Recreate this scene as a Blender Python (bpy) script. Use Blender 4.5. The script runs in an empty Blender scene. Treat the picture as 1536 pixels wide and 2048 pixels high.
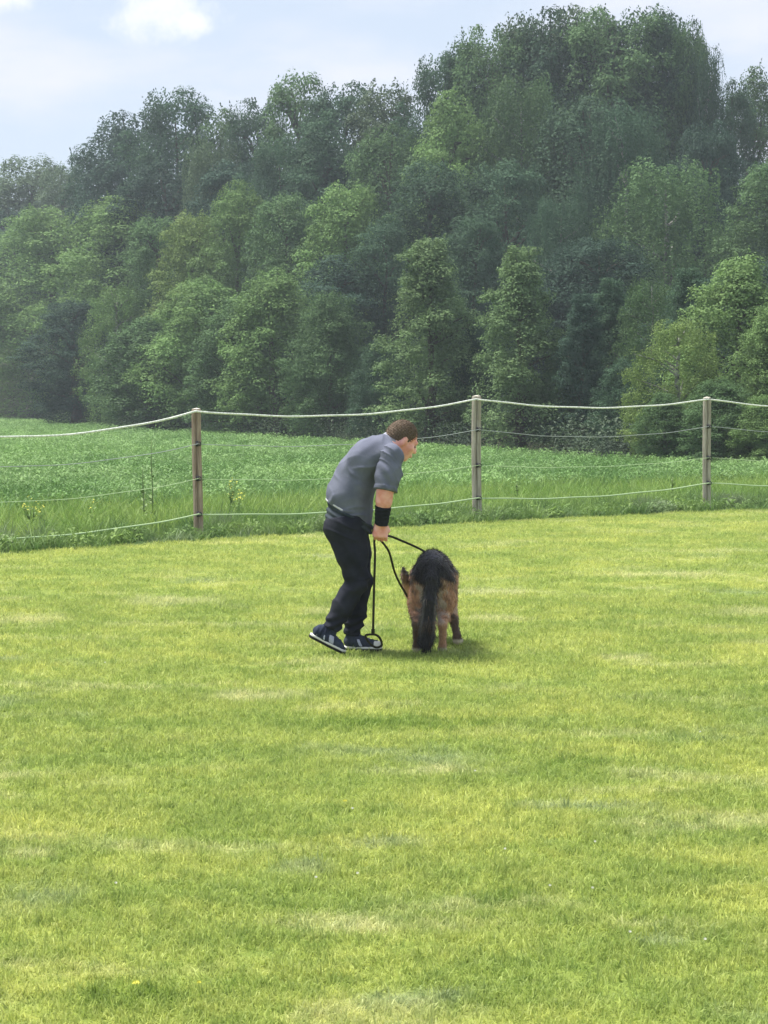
import bpy, math, random
import numpy as np
from mathutils import Vector, Matrix
R = math.radians
scene = bpy.context.scene
col = scene.collection
rng = np.random.default_rng(11)
random.seed(11)

# ------------------------------------------------------------------ camera
CAM_H = 1.55
F_PX = 4000.0
PITCH = math.atan(224 / F_PX)
cam_data = bpy.data.cameras.new('camera')
cam_data.sensor_fit = 'VERTICAL'
cam_data.sensor_height = 36.0
cam_data.lens = F_PX / 2048 * 36.0
cam_data.clip_start = 0.1
cam_data.clip_end = 2000
cam = bpy.data.objects.new('camera', cam_data)
col.objects.link(cam)
cam.location = (0, 0, CAM_H)
cam.rotation_euler = (R(90) - PITCH, 0, 0)
scene.camera = cam

# ------------------------------------------------------------------ light
SUN_EL = R(65)
SUN_DIR = Vector((-0.80, 0.45, 0)).normalized() * math.cos(SUN_EL) + Vector((0, 0, math.sin(SUN_EL)))
sun_data = bpy.data.lights.new('sun', 'SUN')
sun_data.energy = 4.0
sun_data.angle = R(14)
sun_data.color = (1.0, 0.95, 0.86)
sun = bpy.data.objects.new('sun', sun_data)
col.objects.link(sun)
sun.rotation_euler = SUN_DIR.to_track_quat('Z', 'Y').to_euler()
sun.location = (-20, 10, 40)

world = bpy.data.worlds.new('World')
scene.world = world
world.use_nodes = True
wn, wl = world.node_tree.nodes, world.node_tree.links
wn.clear()
w_out = wn.new('ShaderNodeOutputWorld')
w_bg = wn.new('ShaderNodeBackground')
w_bg.inputs['Strength'].default_value = 0.073
sky = wn.new('ShaderNodeTexSky')
sky.sky_type = 'NISHITA'
sky.sun_disc = False
sky.sun_elevation = SUN_EL
sky.sun_rotation = math.atan2(SUN_DIR.x, SUN_DIR.y)
sky.air_density = 1.0
sky.dust_density = 1.2
sky.ozone_density = 1.4
tc = wn.new('ShaderNodeTexCoord')
sep = wn.new('ShaderNodeSeparateXYZ')
wl.new(tc.outputs['Generated'], sep.inputs[0])
def wmath(op, a, b=None):
    n = wn.new('ShaderNodeMath'); n.operation = op
    for i, v in enumerate((a, b)):
        if v is None: continue
        if isinstance(v, (int, float)): n.inputs[i].default_value = v
        else: wl.new(v, n.inputs[i])
    return n.outputs[0]
zc = wmath('MAXIMUM', sep.outputs['Z'], 0.0)
zz = wmath('ADD', zc, 0.16)
cx_ = wmath('DIVIDE', sep.outputs['X'], zz)
cy_ = wmath('DIVIDE', sep.outputs['Y'], zz)
comb = wn.new('ShaderNodeCombineXYZ')
wl.new(cx_, comb.inputs[0]); wl.new(cy_, comb.inputs[1])
def wnoise(scale, detail, rough, off, src=None):
    mp = wn.new('ShaderNodeMapping'); mp.inputs['Location'].default_value = off
    wl.new(src or comb.outputs[0], mp.inputs[0])
    n = wn.new('ShaderNodeTexNoise'); n.inputs['Scale'].default_value = scale
    n.inputs['Detail'].default_value = detail; n.inputs['Roughness'].default_value = rough
    wl.new(mp.outputs[0], n.inputs['Vector'])
    return n.outputs[0]
def wramp(src, a, b):
    r = wn.new('ShaderNodeMapRange'); r.interpolation_type = 'SMOOTHSTEP'
    r.inputs['From Min'].default_value = a; r.inputs['From Max'].default_value = b
    wl.new(src, r.inputs['Value'])
    return r.outputs[0]
def wmix(fac, a, b):
    m = wn.new('ShaderNodeMix'); m.data_type = 'RGBA'
    if isinstance(fac, (int, float)): m.inputs[0].default_value = fac
    else: wl.new(fac, m.inputs[0])
    for s, v in ((m.inputs[6], a), (m.inputs[7], b)):
        if isinstance(v, tuple): s.default_value = v
        else: wl.new(v, s)
    return m.outputs[2]
CLOUD_VEIL_OFF = (3.1, 1.7, 0.0)
CLOUD_PUFF_OFF = (0.75, 0.35, 0.0)
veil = wramp(wnoise(1.6, 5, 0.55, CLOUD_VEIL_OFF), 0.42, 0.68)
def cloud_at(px, py, w, h):
    """soft blob of cloud standing in the direction of photo pixel (px, py); w, h in radians"""
    az = math.atan((px - 768) / F_PX); el = math.atan((800 - py) / F_PX)
    c = Vector((math.sin(az) * math.cos(el), math.cos(az) * math.cos(el), math.sin(el)))
    tx = Vector((math.cos(az), -math.sin(az), 0)); tz = tx.cross(c)
    def dotn(v, k):
        n = wn.new('ShaderNodeVectorMath'); n.operation = 'DOT_PRODUCT'; wl.new(tc.outputs['Generated'], n.inputs[0]); n.inputs[1].default_value = v / k
        return n.outputs['Value']
    a = dotn(tx, w); b_ = dotn(tz, h); f = dotn(c, 1.0)
    b_ = wmath('SUBTRACT', b_, c.dot(tz) / h)
    r2 = wmath('SQRT', wmath('ADD', wmath('MULTIPLY', a, a), wmath('MULTIPLY', b_, b_)))
    r2 = wmath('ADD', r2, wmath('MULTIPLY', wmath('LESS_THAN', f, 0.0), 9.0))
    return wmath('SUBTRACT', 1.0, r2)
edge = wnoise(26.0, 6, 0.6, (0, 0, 0), tc.outputs['Generated'])
blob = wmath('MAXIMUM', cloud_at(340, 25, .026, .016), wmath('MAXIMUM', cloud_at(10, 10, .022, .012), cloud_at(385, 50, .012, .009)))
blob = wmath('MAXIMUM', blob, wmath('MAXIMUM', cloud_at(700, -300, .12, .035), cloud_at(1900, -500, .2, .06)))
puff = wramp(wmath('ADD', blob, wmath('MULTIPLY', wmath('SUBTRACT', edge, 0.5), 3.2)), -0.15, 0.75)
puff2 = wramp(wnoise(0.9, 8, 0.6, CLOUD_PUFF_OFF), 0.60, 0.70)
c1 = wmix(0.75, sky.outputs[0], (5.1, 5.7, 6.7, 1))
c2 = wmix(wmath('MULTIPLY', veil, 0.9), c1, (6.1, 6.25, 7.0, 1))
c3 = wmix(wmath('MULTIPLY', puff2, 0.35), c2, (6.6, 6.7, 7.0, 1))
c3 = wmix(wmath('MULTIPLY', puff, 0.85), c3, (7.3, 7.4, 7.4, 1))
wl.new(c3, w_bg.inputs['Color'])
wl.new(w_bg.outputs[0], w_out.inputs['Surface'])

scene.view_settings.view_transform = 'Standard'
scene.view_settings.look = 'None'
scene.view_settings.gamma = 1.0
scene.view_settings.use_curve_mapping = False
scene.view_settings.exposure = 1.06
scene.render.engine = 'CYCLES'
scene.cycles.use_denoising = True
scene.cycles.max_bounces = 6
scene.cycles.diffuse_bounces = 3
scene.cycles.transmission_bounces = 3
scene.cycles.volume_bounces = 0
scene.cycles.use_adaptive_sampling = True
scene.cycles.adaptive_threshold = 0.015

# ------------------------------------------------------------------ helpers
CR = Matrix.Rotation(R(90) - PITCH, 3, 'X')
def at(px, py, Y):
    """point seen at photo pixel (px, py) whose depth (world y) is Y"""
    d = CR @ Vector(((px - 768) / F_PX, -(py - 1024) / F_PX, -1.0))
    t = Y / d.y
    return Vector((d.x * t, Y, CAM_H + d.z * t))
def ground_depth(py, h=0.0):
    d = CR @ Vector((0, -(py - 1024) / F_PX, -1.0))
    return (CAM_H - h) / -d.z * d.y

def tag(o, label=None, cat=None, group=None, kind=None):
    if label: o['label'] = label
    if cat: o['category'] = cat
    if group: o['group'] = group
    if kind: o['kind'] = kind
    return o
def empty(name, loc, label=None, cat=None, group=None):
    o = bpy.data.objects.new(name, None)
    o.empty_display_size = 0.2
    col.objects.link(o)
    o.location = loc
    return tag(o, label, cat, group)
def mesh_np(name, V, Fq, smooth=False):
    """V (n,3); Fq (m,k) constant-size faces, or list of arrays"""
    me = bpy.data.meshes.new(name)
    faces = Fq if isinstance(Fq, list) else [Fq]
    faces = [np.asarray(f) for f in faces if len(f)]
    me.vertices.add(len(V))
    me.vertices.foreach_set('co', np.asarray(V, dtype=np.float32).ravel())
    idx = np.concatenate([f.ravel() for f in faces])
    sizes = np.concatenate([np.full(len(f), f.shape[1]) for f in faces])
    me.loops.add(len(idx))
    me.loops.foreach_set('vertex_index', idx.astype(np.int32))
    me.polygons.add(len(sizes))
    st = np.concatenate([[0], np.cumsum(sizes)[:-1]])
    me.polygons.foreach_set('loop_start', st.astype(np.int32))
    me.update(calc_edges=True)
    me.validate()
    if smooth:
        me.polygons.foreach_set('use_smooth', np.ones(len(sizes), dtype=bool))
    return me
def link(name, me, mat=None, parent=None, loc=None):
    o = bpy.data.objects.new(name, me)
    col.objects.link(o)
    if mat is not None and not len(me.materials): me.materials.append(mat)
    if parent is not None: o.parent = parent
    if loc is not None: o.location = loc
    return o
def child_world(name, me, mat, parent):
    """mesh given in world coordinates, parented to an unrotated empty"""
    o = link(name, me, mat, parent)
    o.location = -Vector(root_of(parent))
    return o
def root_of(p):
    v = Vector((0, 0, 0))
    while p is not None:
        v += Vector(p.location); p = p.parent
    return v

class MB:
    """collects simple shapes for one mesh object"""
    def __init__(s): s.v = []; s.f = []; s.n = 0
    def add(s, V, F):
        s.v.extend([tuple(q) for q in V]); s.f.extend([tuple(i + s.n for i in q) for q in F]); s.n = len(s.v)
    def tube(s, pts, rad, n=8, cap=True, flat=1.0):
        pts = [Vector(p) for p in pts]
        m = len(pts)
        if isinstance(rad, (int, float)): rad = [rad] * m
        V = []; up = Vector((0, 0, 1))
        for i, p in enumerate(pts):
            t = (pts[min(i + 1, m - 1)] - pts[max(i - 1, 0)]).normalized()
            a = up if abs(t.dot(up)) < 0.95 else Vector((1, 0, 0))
            x = t.cross(a).normalized(); y = x.cross(t).normalized()
            for k in range(n):
                an = 2 * math.pi * k / n
                V.append(p + (x * math.cos(an) * flat + y * math.sin(an)) * rad[i])
        F = []
        for i in range(m - 1):
            for k in range(n):
                a0 = i * n + k; b0 = i * n + (k + 1) % n
                F.append((a0, b0, b0 + n, a0 + n))
        if cap:
            F.append(tuple(reversed(range(n)))); F.append(tuple(range((m - 1) * n, m * n)))
        s.add(V, F)
    def build(s, name, mat, parent=None, smooth=True, world=False):
        me = bpy.data.meshes.new(name)
        me.from_pydata(s.v, [], s.f)
        me.validate(); me.update()
        if smooth:
            for p in me.polygons: p.use_smooth = len(p.vertices) <= 4
        if world: return child_world(name, me, mat, parent)
        return link(name, me, mat, parent)

# ------------------------------------------------------------------ materials
def new_mat(name, rough=0.8, base=(0.5, 0.5, 0.5), spec=0.3):
    m = bpy.data.materials.new(name); m.use_nodes = True
    b = m.node_tree.nodes['Principled BSDF']
    b.inputs['Base Color'].default_value = (*base, 1)
    b.inputs['Roughness'].default_value = rough
    b.inputs['Specular IOR Level'].default_value = spec
    return m, m.node_tree.nodes, m.node_tree.links, b
def n_noise(N, L, vec, scale, detail=4, rough=0.55):
    n = N.new('ShaderNodeTexNoise')
    n.inputs['Scale'].default_value = scale; n.inputs['Detail'].default_value = detail; n.inputs['Roughness'].default_value = rough
    L.new(vec, n.inputs['Vector'])
    return n.outputs[0]
def n_step(N, L, src, a, b):
    r = N.new('ShaderNodeMapRange'); r.interpolation_type = 'SMOOTHSTEP'
    r.inputs['From Min'].default_value = a; r.inputs['From Max'].default_value = b
    L.new(src, r.inputs['Value'])
    return r.outputs[0]
def n_mix(N, L, fac, a, b, mode='MIX'):
    m = N.new('ShaderNodeMix'); m.data_type = 'RGBA'; m.blend_type = mode
    if isinstance(fac, (int, float)): m.inputs[0].default_value = fac
    else: L.new(fac, m.inputs[0])
    for s, v in ((m.inputs[6], a), (m.inputs[7], b)):
        if isinstance(v, tuple): s.default_value = (*v, 1) if len(v) == 3 else v
        else: L.new(v, s)
    return m.outputs[2]
def n_math(N, L, op, a, b=None):
    n = N.new('ShaderNodeMath'); n.operation = op
    for i, v in enumerate((a, b)):
        if v is None: continue
        if isinstance(v, (int, float)): n.inputs[i].default_value = v
        else: L.new(v, n.inputs[i])
    return n.outputs[0]
def n_pos(N, L, scale=(1, 1, 1), rot=0.0, obj=False):
    if obj:
        g = N.new('ShaderNodeTexCoord').outputs['Object']
    else:
        g = N.new('ShaderNodeNewGeometry').outputs['Position']
    mp = N.new('ShaderNodeMapping')
    mp.inputs['Scale'].default_value = scale; mp.inputs['Rotation'].default_value = (0, 0, rot)
    L.new(g, mp.inputs[0])
    return mp.outputs[0]
def add_translucent(N, L, b, colour, fac):
    out = [n for n in N if n.type == 'OUTPUT_MATERIAL'][0]
    t = N.new('ShaderNodeBsdfTranslucent'); L.new(colour, t.inputs[0])
    mx = N.new('ShaderNodeMixShader'); mx.inputs[0].default_value = fac
    L.new(b.outputs[0], mx.inputs[1]); L.new(t.outputs[0], mx.inputs[2]); L.new(mx.outputs[0], out.inputs['Surface'])
def add_bump(N, L, b, src, strength, dist):
    bp = N.new('ShaderNodeBump'); bp.inputs['Strength'].default_value = strength; bp.inputs['Distance'].default_value = dist
    L.new(src, bp.inputs['Height']); L.new(bp.outputs[0], b.inputs['Normal'])

def patch(px, py, hw, hh):
    Y = ground_depth(py); return (at(px, py, Y).x, Y, hw * Y / F_PX, (ground_depth(py - hh) - ground_depth(py + hh)) / 2)
WORN_STRAW = [patch(*q) for q in ((500, 1395, 170, 14), (340, 1203, 130, 12), (60, 1240, 110, 12), (980, 1185, 160, 10), (990, 1240, 90, 8), (1260, 1318, 70, 8), (1330, 1150, 200, 8), (870, 1545, 180, 12), (700, 1860, 130, 18), (60, 1715, 80, 14))]
WORN_GREY = [patch(*q) for q in ((600, 1735, 90, 20), (1180, 1615, 170, 12), (1350, 1885, 90, 14), (800, 2000, 240, 25), (760, 1690, 120, 12), (80, 1800, 120, 40))]
LUSH = [patch(*q) for q in ((1010, 1800, 90, 22), (640, 1890, 160, 18), (1150, 1530, 120, 16), (300, 1990, 260, 40), (800, 1450, 300, 18))]
def lawn_colour(N, L):
    """turf colour by place: yellow-green sward, greener and bluish patches, straw streaks"""
    p = n_pos(N, L)
    pr = n_pos(N, L, (0.75, 1.0, 1.0), R(12))
    big = n_step(N, L, n_noise(N, L, pr, 0.55, 3, 0.5), 0.36, 0.64)
    mid = n_step(N, L, n_noise(N, L, pr, 1.9, 5, 0.6), 0.38, 0.62)
    c = n_mix(N, L, big, LAWN[0], LAWN[1])
    c = n_mix(N, L, n_math(N, L, 'MULTIPLY', mid, 0.75), c, LAWN[2])
    blu = n_step(N, L, n_noise(N, L, n_pos(N, L, (0.8, 1.0, 1), 1.1), 1.1, 4, 0.6), 0.60, 0.74)
    c = n_mix(N, L, n_math(N, L, 'MULTIPLY', blu, 0.65), c, LAWN[3])
    straw = n_step(N, L, n_noise(N, L, n_pos(N, L, (0.55, 1.25, 1), R(10)), 1.35, 5, 0.62), 0.55, 0.69)
    c = n_mix(N, L, n_math(N, L, 'MULTIPLY', straw, 0.55), c, LAWN[4])
    # worn streaks and patches, each at its own place on the ground
    gpos = N.new('ShaderNodeNewGeometry').outputs['Position']
    rag = n_math(N, L, 'MULTIPLY', n_math(N, L, 'SUBTRACT', n_noise(N, L, n_pos(N, L, (1, 1, 0)), 3.5, 5, 0.7), 0.5), 2.6)
    for group, colour, amt in ((WORN_STRAW, LAWN[4], 0.65), (WORN_GREY, (0.45, 0.49, 0.33), 0.5), (LUSH, (0.22, 0.33, 0.06), 0.7)):
        acc = None
        for sx, sy, rx, ry in group:
            mp = N.new('ShaderNodeMapping'); mp.inputs['Location'].default_value = (-sx / rx, -sy / ry, 0); mp.inputs['Scale'].default_value = (1 / rx, 1 / ry, 0)
            L.new(gpos, mp.inputs[0])
            ln = N.new('ShaderNodeVectorMath'); ln.operation = 'LENGTH'; L.new(mp.outputs[0], ln.inputs[0])
            d = n_math(N, L, 'SUBTRACT', 1.0, ln.outputs['Value'])
            acc = d if acc is None else n_math(N, L, 'MAXIMUM', acc, d)
        w = n_step(N, L, n_math(N, L, 'ADD', acc, rag), -0.1, 0.9)
        c = n_mix(N, L, n_math(N, L, 'MULTIPLY', w, amt), c, colour)
    fine = n_noise(N, L, p, 14, 3, 0.6)
    c = n_mix(N, L, n_step(N, L, fine, 0.35, 0.7), c, n_mix(N, L, 1.0, c, (0.62, 0.70, 0.62), 'MULTIPLY'))
    return c
LAWN = [(0.45, 0.515, 0.145), (0.57, 0.60, 0.175), (0.34, 0.44, 0.115), (0.38, 0.45, 0.25), (0.74, 0.71, 0.40)]

m_lawn, N, L, b = new_mat('lawn_turf', 0.95, spec=0.1)
c = lawn_colour(N, L)
c = n_mix(N, L, 1.0, c, (0.50, 0.52, 0.42), 'MULTIPLY')
L.new(c, b.inputs['Base Color'])
add_bump(N, L, b, n_noise(N, L, n_pos(N, L), 30, 4, 0.6), 0.6, 0.03)

def blade_mat(name, colour_fn, transl=0.3, rough=0.6):
    m, N, L, b = new_mat(name, rough, spec=0.25)
    c = colour_fn(N, L)
    at_ = N.new('ShaderNodeAttribute'); at_.attribute_name = 'tint'
    v = N.new('ShaderNodeMapRange'); v.inputs['To Min'].default_value = 0.76; v.inputs['To Max'].default_value = 1.24
    L.new(at_.outputs['Fac'], v.inputs['Value'])
    hs = N.new('ShaderNodeHueSaturation'); L.new(v.outputs[0], hs.inputs['Value']); L.new(c, hs.inputs['Color'])
    L.new(hs.outputs[0], b.inputs['Base Color'])
    add_translucent(N, L, b, hs.outputs[0], transl)
    return m
m_blade = blade_mat('lawn_blades', lawn_colour, 0.45)
def verge_colour(N, L):
    a = n_step(N, L, n_noise(N, L, n_pos(N, L), 1.6, 4, 0.6), 0.35, 0.65)
    c = n_mix(N, L, a, (0.11, 0.20, 0.060), (0.21, 0.32, 0.085))
    g = n_step(N, L, n_noise(N, L, n_pos(N, L), 0.9, 3, 0.5), 0.52, 0.68)
    return n_mix(N, L, n_math(N, L, 'MULTIPLY', g, 0.7), c, (0.22, 0.27, 0.17))
m_verge = blade_mat('verge_grass', verge_colour, 0.3)
def meadow_colour(N, L):
    a = n_step(N, L, n_noise(N, L, n_pos(N, L, (0.6, 1, 1)), 0.8, 4, 0.6), 0.35, 0.65)
    return n_mix(N, L, a, (0.17, 0.30, 0.065), (0.27, 0.38, 0.095))
m_meadow = blade_mat('meadow_grass', meadow_colour, 0.35)
def crop_colour(N, L):
    a = n_step(N, L, n_noise(N, L, n_pos(N, L, (1, 0.5, 1)), 0.35, 4, 0.6), 0.38, 0.62)
    c = n_mix(N, L, a, (0.115, 0.225, 0.060), (0.195, 0.32, 0.11))
    g = n_step(N, L, n_noise(N, L, n_pos(N, L, (1, 0.4, 1)), 0.12, 2, 0.5), 0.45, 0.6)
    return n_mix(N, L, n_math(N, L, 'MULTIPLY', g, 0.5), c, (0.22, 0.37, 0.11))
m_crop = blade_mat('crop_leaves', crop_colour, 0.3)

m_soil, N, L, b = new_mat('field_soil', 0.95, spec=0.1)
a = n_noise(N, L, n_pos(N, L), 2.0, 5, 0.6)
L.new(n_mix(N, L, n_step(N, L, a, 0.35, 0.65), (0.045, 0.085, 0.025), (0.09, 0.13, 0.04)), b.inputs['Base Color'])
add_bump(N, L, b, a, 0.5, 0.05)
m_forest, N, L, b = new_mat('forest_floor', 0.95, spec=0.1)
a = n_noise(N, L, n_pos(N, L), 1.3, 6, 0.6)
L.new(n_mix(N, L, n_step(N, L, a, 0.35, 0.65), (0.02, 0.03, 0.014), (0.05, 0.05, 0.025)), b.inputs['Base Color'])
add_bump(N, L, b, a, 0.5, 0.1)

m_leaf, N, L, b = new_mat('tree_leaves', 0.75, spec=0.12)
oi = N.new('ShaderNodeObjectInfo')
atn = N.new('ShaderNodeAttribute'); atn.attribute_name = 'tint'
vv = N.new('ShaderNodeMapRange'); vv.inputs['To Min'].default_value = 0.66; vv.inputs['To Max'].default_value = 1.38
L.new(atn.outputs['Fac'], vv.inputs['Value'])
nz = n_noise(N, L, n_pos(N, L), 0.45, 3, 0.5)
hv = N.new('ShaderNodeMapRange'); hv.inputs['To Min'].default_value = 0.485; hv.inputs['To Max'].default_value = 0.512
L.new(nz, hv.inputs['Value'])
hs = N.new('ShaderNodeHueSaturation')
L.new(oi.outputs['Color'], hs.inputs['Color']); L.new(vv.outputs[0], hs.inputs['Value']); L.new(hv.outputs[0], hs.inputs['Hue'])
L.new(hs.outputs[0], b.inputs['Base Color'])
add_translucent(N, L, b, hs.outputs[0], 0.28)

m_bark, N, L, b = new_mat('tree_bark', 0.9, spec=0.15)
a = n_noise(N, L, n_pos(N, L, (6, 6, 1.2)), 2.0, 5, 0.6)
L.new(n_mix(N, L, a, (0.045, 0.038, 0.03), (0.14, 0.12, 0.095)), b.inputs['Base Color'])
add_bump(N, L, b, a, 0.6, 0.03)
m_birch, N, L, b = new_mat('birch_bark', 0.8, spec=0.2)
a = n_noise(N, L, n_pos(N, L, (2, 2, 5)), 1.5, 4, 0.6)
L.new(n_mix(N, L, n_step(N, L, a, 0.42, 0.6), (0.10, 0.10, 0.09), (0.30, 0.30, 0.27)), b.inputs['Base Color'])

# ------------------------------------------------------------------ ground
LE = np.array([(-40.0, -9.0), (-12.0, 12.6), (-3.86, 20.1), (-2.06, 22.0), (1.15, 25.2), (4.46, 27.7), (5.4, 28.3), (12, 32.5), (40, 48)])
def lawn_edge(x):
    return np.interp(x, LE[:, 0], LE[:, 1])
WE = np.array([(-75.0, 210.0), (-36, 176), (-28, 150), (-17, 116), (-10.8, 93), (-8.1, 87), (-1.7, 68), (1.1, 61), (3.2, 55), (5.3, 49), (6.4, 45), (8.4, 44), (20, 42), (75, 36)])
def wood_edge(x):
    return np.interp(x, WE[:, 0], WE[:, 1])
def crop_edge(x):
    return lawn_edge(x) + 7.5
def wob(x, s):
    return 0.05 * np.sin(x * 3.1 + s) + 0.04 * np.sin(x * 7.7 + 2 * s) + 0.03 * np.sin(x * 17.3 + s)

def strip(name, xs, lo, hi, z, mat, ny=24):
    V = []; F = []
    for x in xs:
        l, h = lo(x), hi(x)
        for j in range(ny + 1):
            V.append((x, l + (h - l) * j / ny, z))
    n = ny + 1
    for i in range(len(xs) - 1):
        for j in range(ny):
            a = i * n + j
            F.append((a, a + n, a + n + 1, a + 1))
    o = link(name, mesh_np(name, np.array(V), np.array(F)), mat)
    tag(o, kind='structure')
    return o
gx = np.linspace(-40, 40, 321)
base = strip('ground', np.linspace(-240, 240, 9), lambda x: -40, lambda x: 330, -0.012, m_forest, 8)
tag(base, 'dark leaf-littered soil running on under the trees of the wood')
fld = strip('field_ground', gx, lambda x: lawn_edge(x) - 0.3, lambda x: max(wood_edge(x) + 3.0, lawn_edge(x) + 9), -0.004, m_soil)
tag(fld, 'green field soil between the mown lawn and the wood')
lawn = strip('lawn', gx, lambda x: -20, lambda x: lawn_edge(x) + wob(x, 1.0), 0.0, m_lawn, 60)
tag(lawn, 'mown yellow-green lawn with pale straw patches')

# ------------------------------------------------------------------ plant tufts (numpy built, instanced by one stuff object each)
def tuft_mesh(name, nb, radius, hmin, hmax, width, lean, seed, mat, segs=2, curl=0.5):
    r = np.random.default_rng(seed)
    V = []; F = []; T = []
    for i in range(nb):
        a = r.uniform(0, 2 * math.pi); d = radius * math.sqrt(r.uniform())
        bx, by = d * math.cos(a), d * math.sin(a)
        h = r.uniform(hmin, hmax); w = width * r.uniform(0.7, 1.3)
        la = r.uniform(0, 2 * math.pi); ln = lean * r.uniform(0.2, 1.0)
        fa = r.uniform(0, math.pi); wx, wy = math.cos(fa) * w / 2, math.sin(fa) * w / 2
        t = r.uniform(); n0 = len(V)
        for s in range(segs + 1):
            q = s / segs; ww = (1 - q ** 1.6) if s < segs else 0.06
            k = ln * (q ** (1 + curl)) * h
            z = h * q * math.sqrt(max(0.15, 1 - (ln * q * 0.7) ** 2))
            x = bx + math.cos(la) * k; y = by + math.sin(la) * k
            V.append((x - wx * ww, y - wy * ww, z)); V.append((x + wx * ww, y + wy * ww, z)); T += [t, t]
        for s in range(segs):
            a0 = n0 + 2 * s
            F.append((a0, a0 + 1, a0 + 3, a0 + 2))
    me = mesh_np(name, np.array(V), np.array(F))
    at_ = me.attributes.new('tint', 'FLOAT', 'POINT')
    at_.data.foreach_set('value', np.array(T[:len(me.vertices)], dtype=np.float32))
    me.materials.append(mat)
    return me
def proto_collection(name, meshes):
    cc = bpy.data.collections.new(name)
    for i, me in enumerate(meshes):
        cc.objects.link(bpy.data.objects.new(name + '_piece', me))
    return cc
def scatter(name, P, scl, cc, label):
    """P (n,3) points; instances the tufts of cc on them"""
    n = len(P)
    me = bpy.data.meshes.new(name)
    me.vertices.add(n); me.vertices.foreach_set('co', P.astype(np.float32).ravel())
    for nm, tp, val, key in (('scl', 'FLOAT_VECTOR', scl, 'vector'),
                             ('rot', 'FLOAT_VECTOR', np.stack([rng.normal(0, .08, n), rng.normal(0, .08, n), rng.uniform(0, 6.283, n)], 1), 'vector')):
        a = me.attributes.new(nm, tp, 'POINT'); a.data.foreach_set(key, np.asarray(val, dtype=np.float32).ravel())
    o = bpy.data.objects.new(name, me); col.objects.link(o)
    ng = bpy.data.node_groups.new(name + '_nodes', 'GeometryNodeTree')
    ng.interface.new_socket('Geometry', in_out='INPUT', socket_type='NodeSocketGeometry')
    ng.interface.new_socket('Geometry', in_out='OUTPUT', socket_type='NodeSocketGeometry')
    gi = ng.nodes.new('NodeGroupInput'); go = ng.nodes.new('NodeGroupOutput')
    ip = ng.nodes.new('GeometryNodeInstanceOnPoints')
    ci = ng.nodes.new('GeometryNodeCollectionInfo'); ci.inputs['Collection'].default_value = cc
    ci.inputs['Separate Children'].default_value = True; ci.inputs['Reset Children'].default_value = True
    ip.inputs['Pick Instance'].default_value = True
    ra = ng.nodes.new('GeometryNodeInputNamedAttribute'); ra.data_type = 'FLOAT_VECTOR'; ra.inputs['Name'].default_value = 'rot'
    sa = ng.nodes.new('GeometryNodeInputNamedAttribute'); sa.data_type = 'FLOAT_VECTOR'; sa.inputs['Name'].default_value = 'scl'
    e2r = ng.nodes.new('FunctionNodeEulerToRotation')
    ri = ng.nodes.new('FunctionNodeRandomValue'); ri.data_type = 'INT'
    ri.inputs[4].default_value = 0; ri.inputs[5].default_value = max(0, len(cc.objects) - 1)
    lk = ng.links.new
    lk(gi.outputs[0], ip.inputs['Points']); lk(ci.outputs[0], ip.inputs['Instance']); lk(ri.outputs[2], ip.inputs['Instance Index'])
    lk(ra.outputs[0], e2r.inputs[0]); lk(e2r.outputs[0], ip.inputs['Rotation']); lk(sa.outputs[0], ip.inputs['Scale'])
    lk(ip.outputs[0], go.inputs[0])
    md = o.modifiers.new('scatter', 'NODES'); md.node_group = ng
    return tag(o, label, kind='stuff')
def points(y0, y1, dens, accept, margin=1.6, spread=0.2, step=1.0):
    """random ground points in the wedge the camera looks down, density dens(y) per square metre"""
    out = []
    y = y0
    while y < y1:
        hw = spread * (y + step) + margin
        n = rng.poisson(2 * hw * step * dens(y))
        x = rng.uniform(-hw, hw, n); yy = rng.uniform(y, y + step, n)
        k = accept(x, yy)
        out.append(np.stack([x[k], yy[k]], 1)); y += step
    return np.concatenate(out)

# mown lawn
cc = proto_collection('lawn_tuft', [tuft_mesh('lawn_tuft', 34, 0.075, 0.012, 0.034, 0.0046, 1.3, 100 + i, m_blade, 2) for i in range(5)])
P = points(3.6, 32, lambda y: 620 if y < 7 else (430 if y < 10 else (230 if y < 15 else 90)), lambda x, y: y < lawn_edge(x) + wob(x, 1.0), 3.4)
n = len(P); s = rng.uniform(0.75, 1.25, n) * np.interp(P[:, 1], [4, 10, 25], [0.80, 1.05, 1.7])
sz = s * np.interp(P[:, 1], [4, 10, 25], [1.0, 0.9, 0.6]) * rng.uniform(0.7, 1.5, n)
scatter('lawn_grass', np.column_stack([P, np.zeros(n)]), np.stack([s, s, sz], 1), cc, 'short mown yellow-green grass blades of the lawn')

# verge of unmown weeds at the lawn edge
cc = proto_collection('verge_tuft', [tuft_mesh('verge_tuft', 26, 0.10, 0.12, 0.36, 0.011, 0.8, 200 + i, m_verge, 3) for i in range(5)])
P = points(10, 36, lambda y: 46, lambda x, y: (y > lawn_edge(x) + wob(x, 1.0) - 0.05) & (y < lawn_edge(x) + 1.7))
n = len(P); s = rng.uniform(0.6, 1.15, n)
scatter('verge_grass', np.column_stack([P, np.zeros(n)]), np.stack([s, s, s * np.where(P[:, 1] < lawn_edge(P[:, 0]) + .9, rng.uniform(0.35, 0.75, n), rng.uniform(.6, 1.0, n))], 1), cc, 'rough dark green weeds growing along the lawn edge under the fence')
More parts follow.
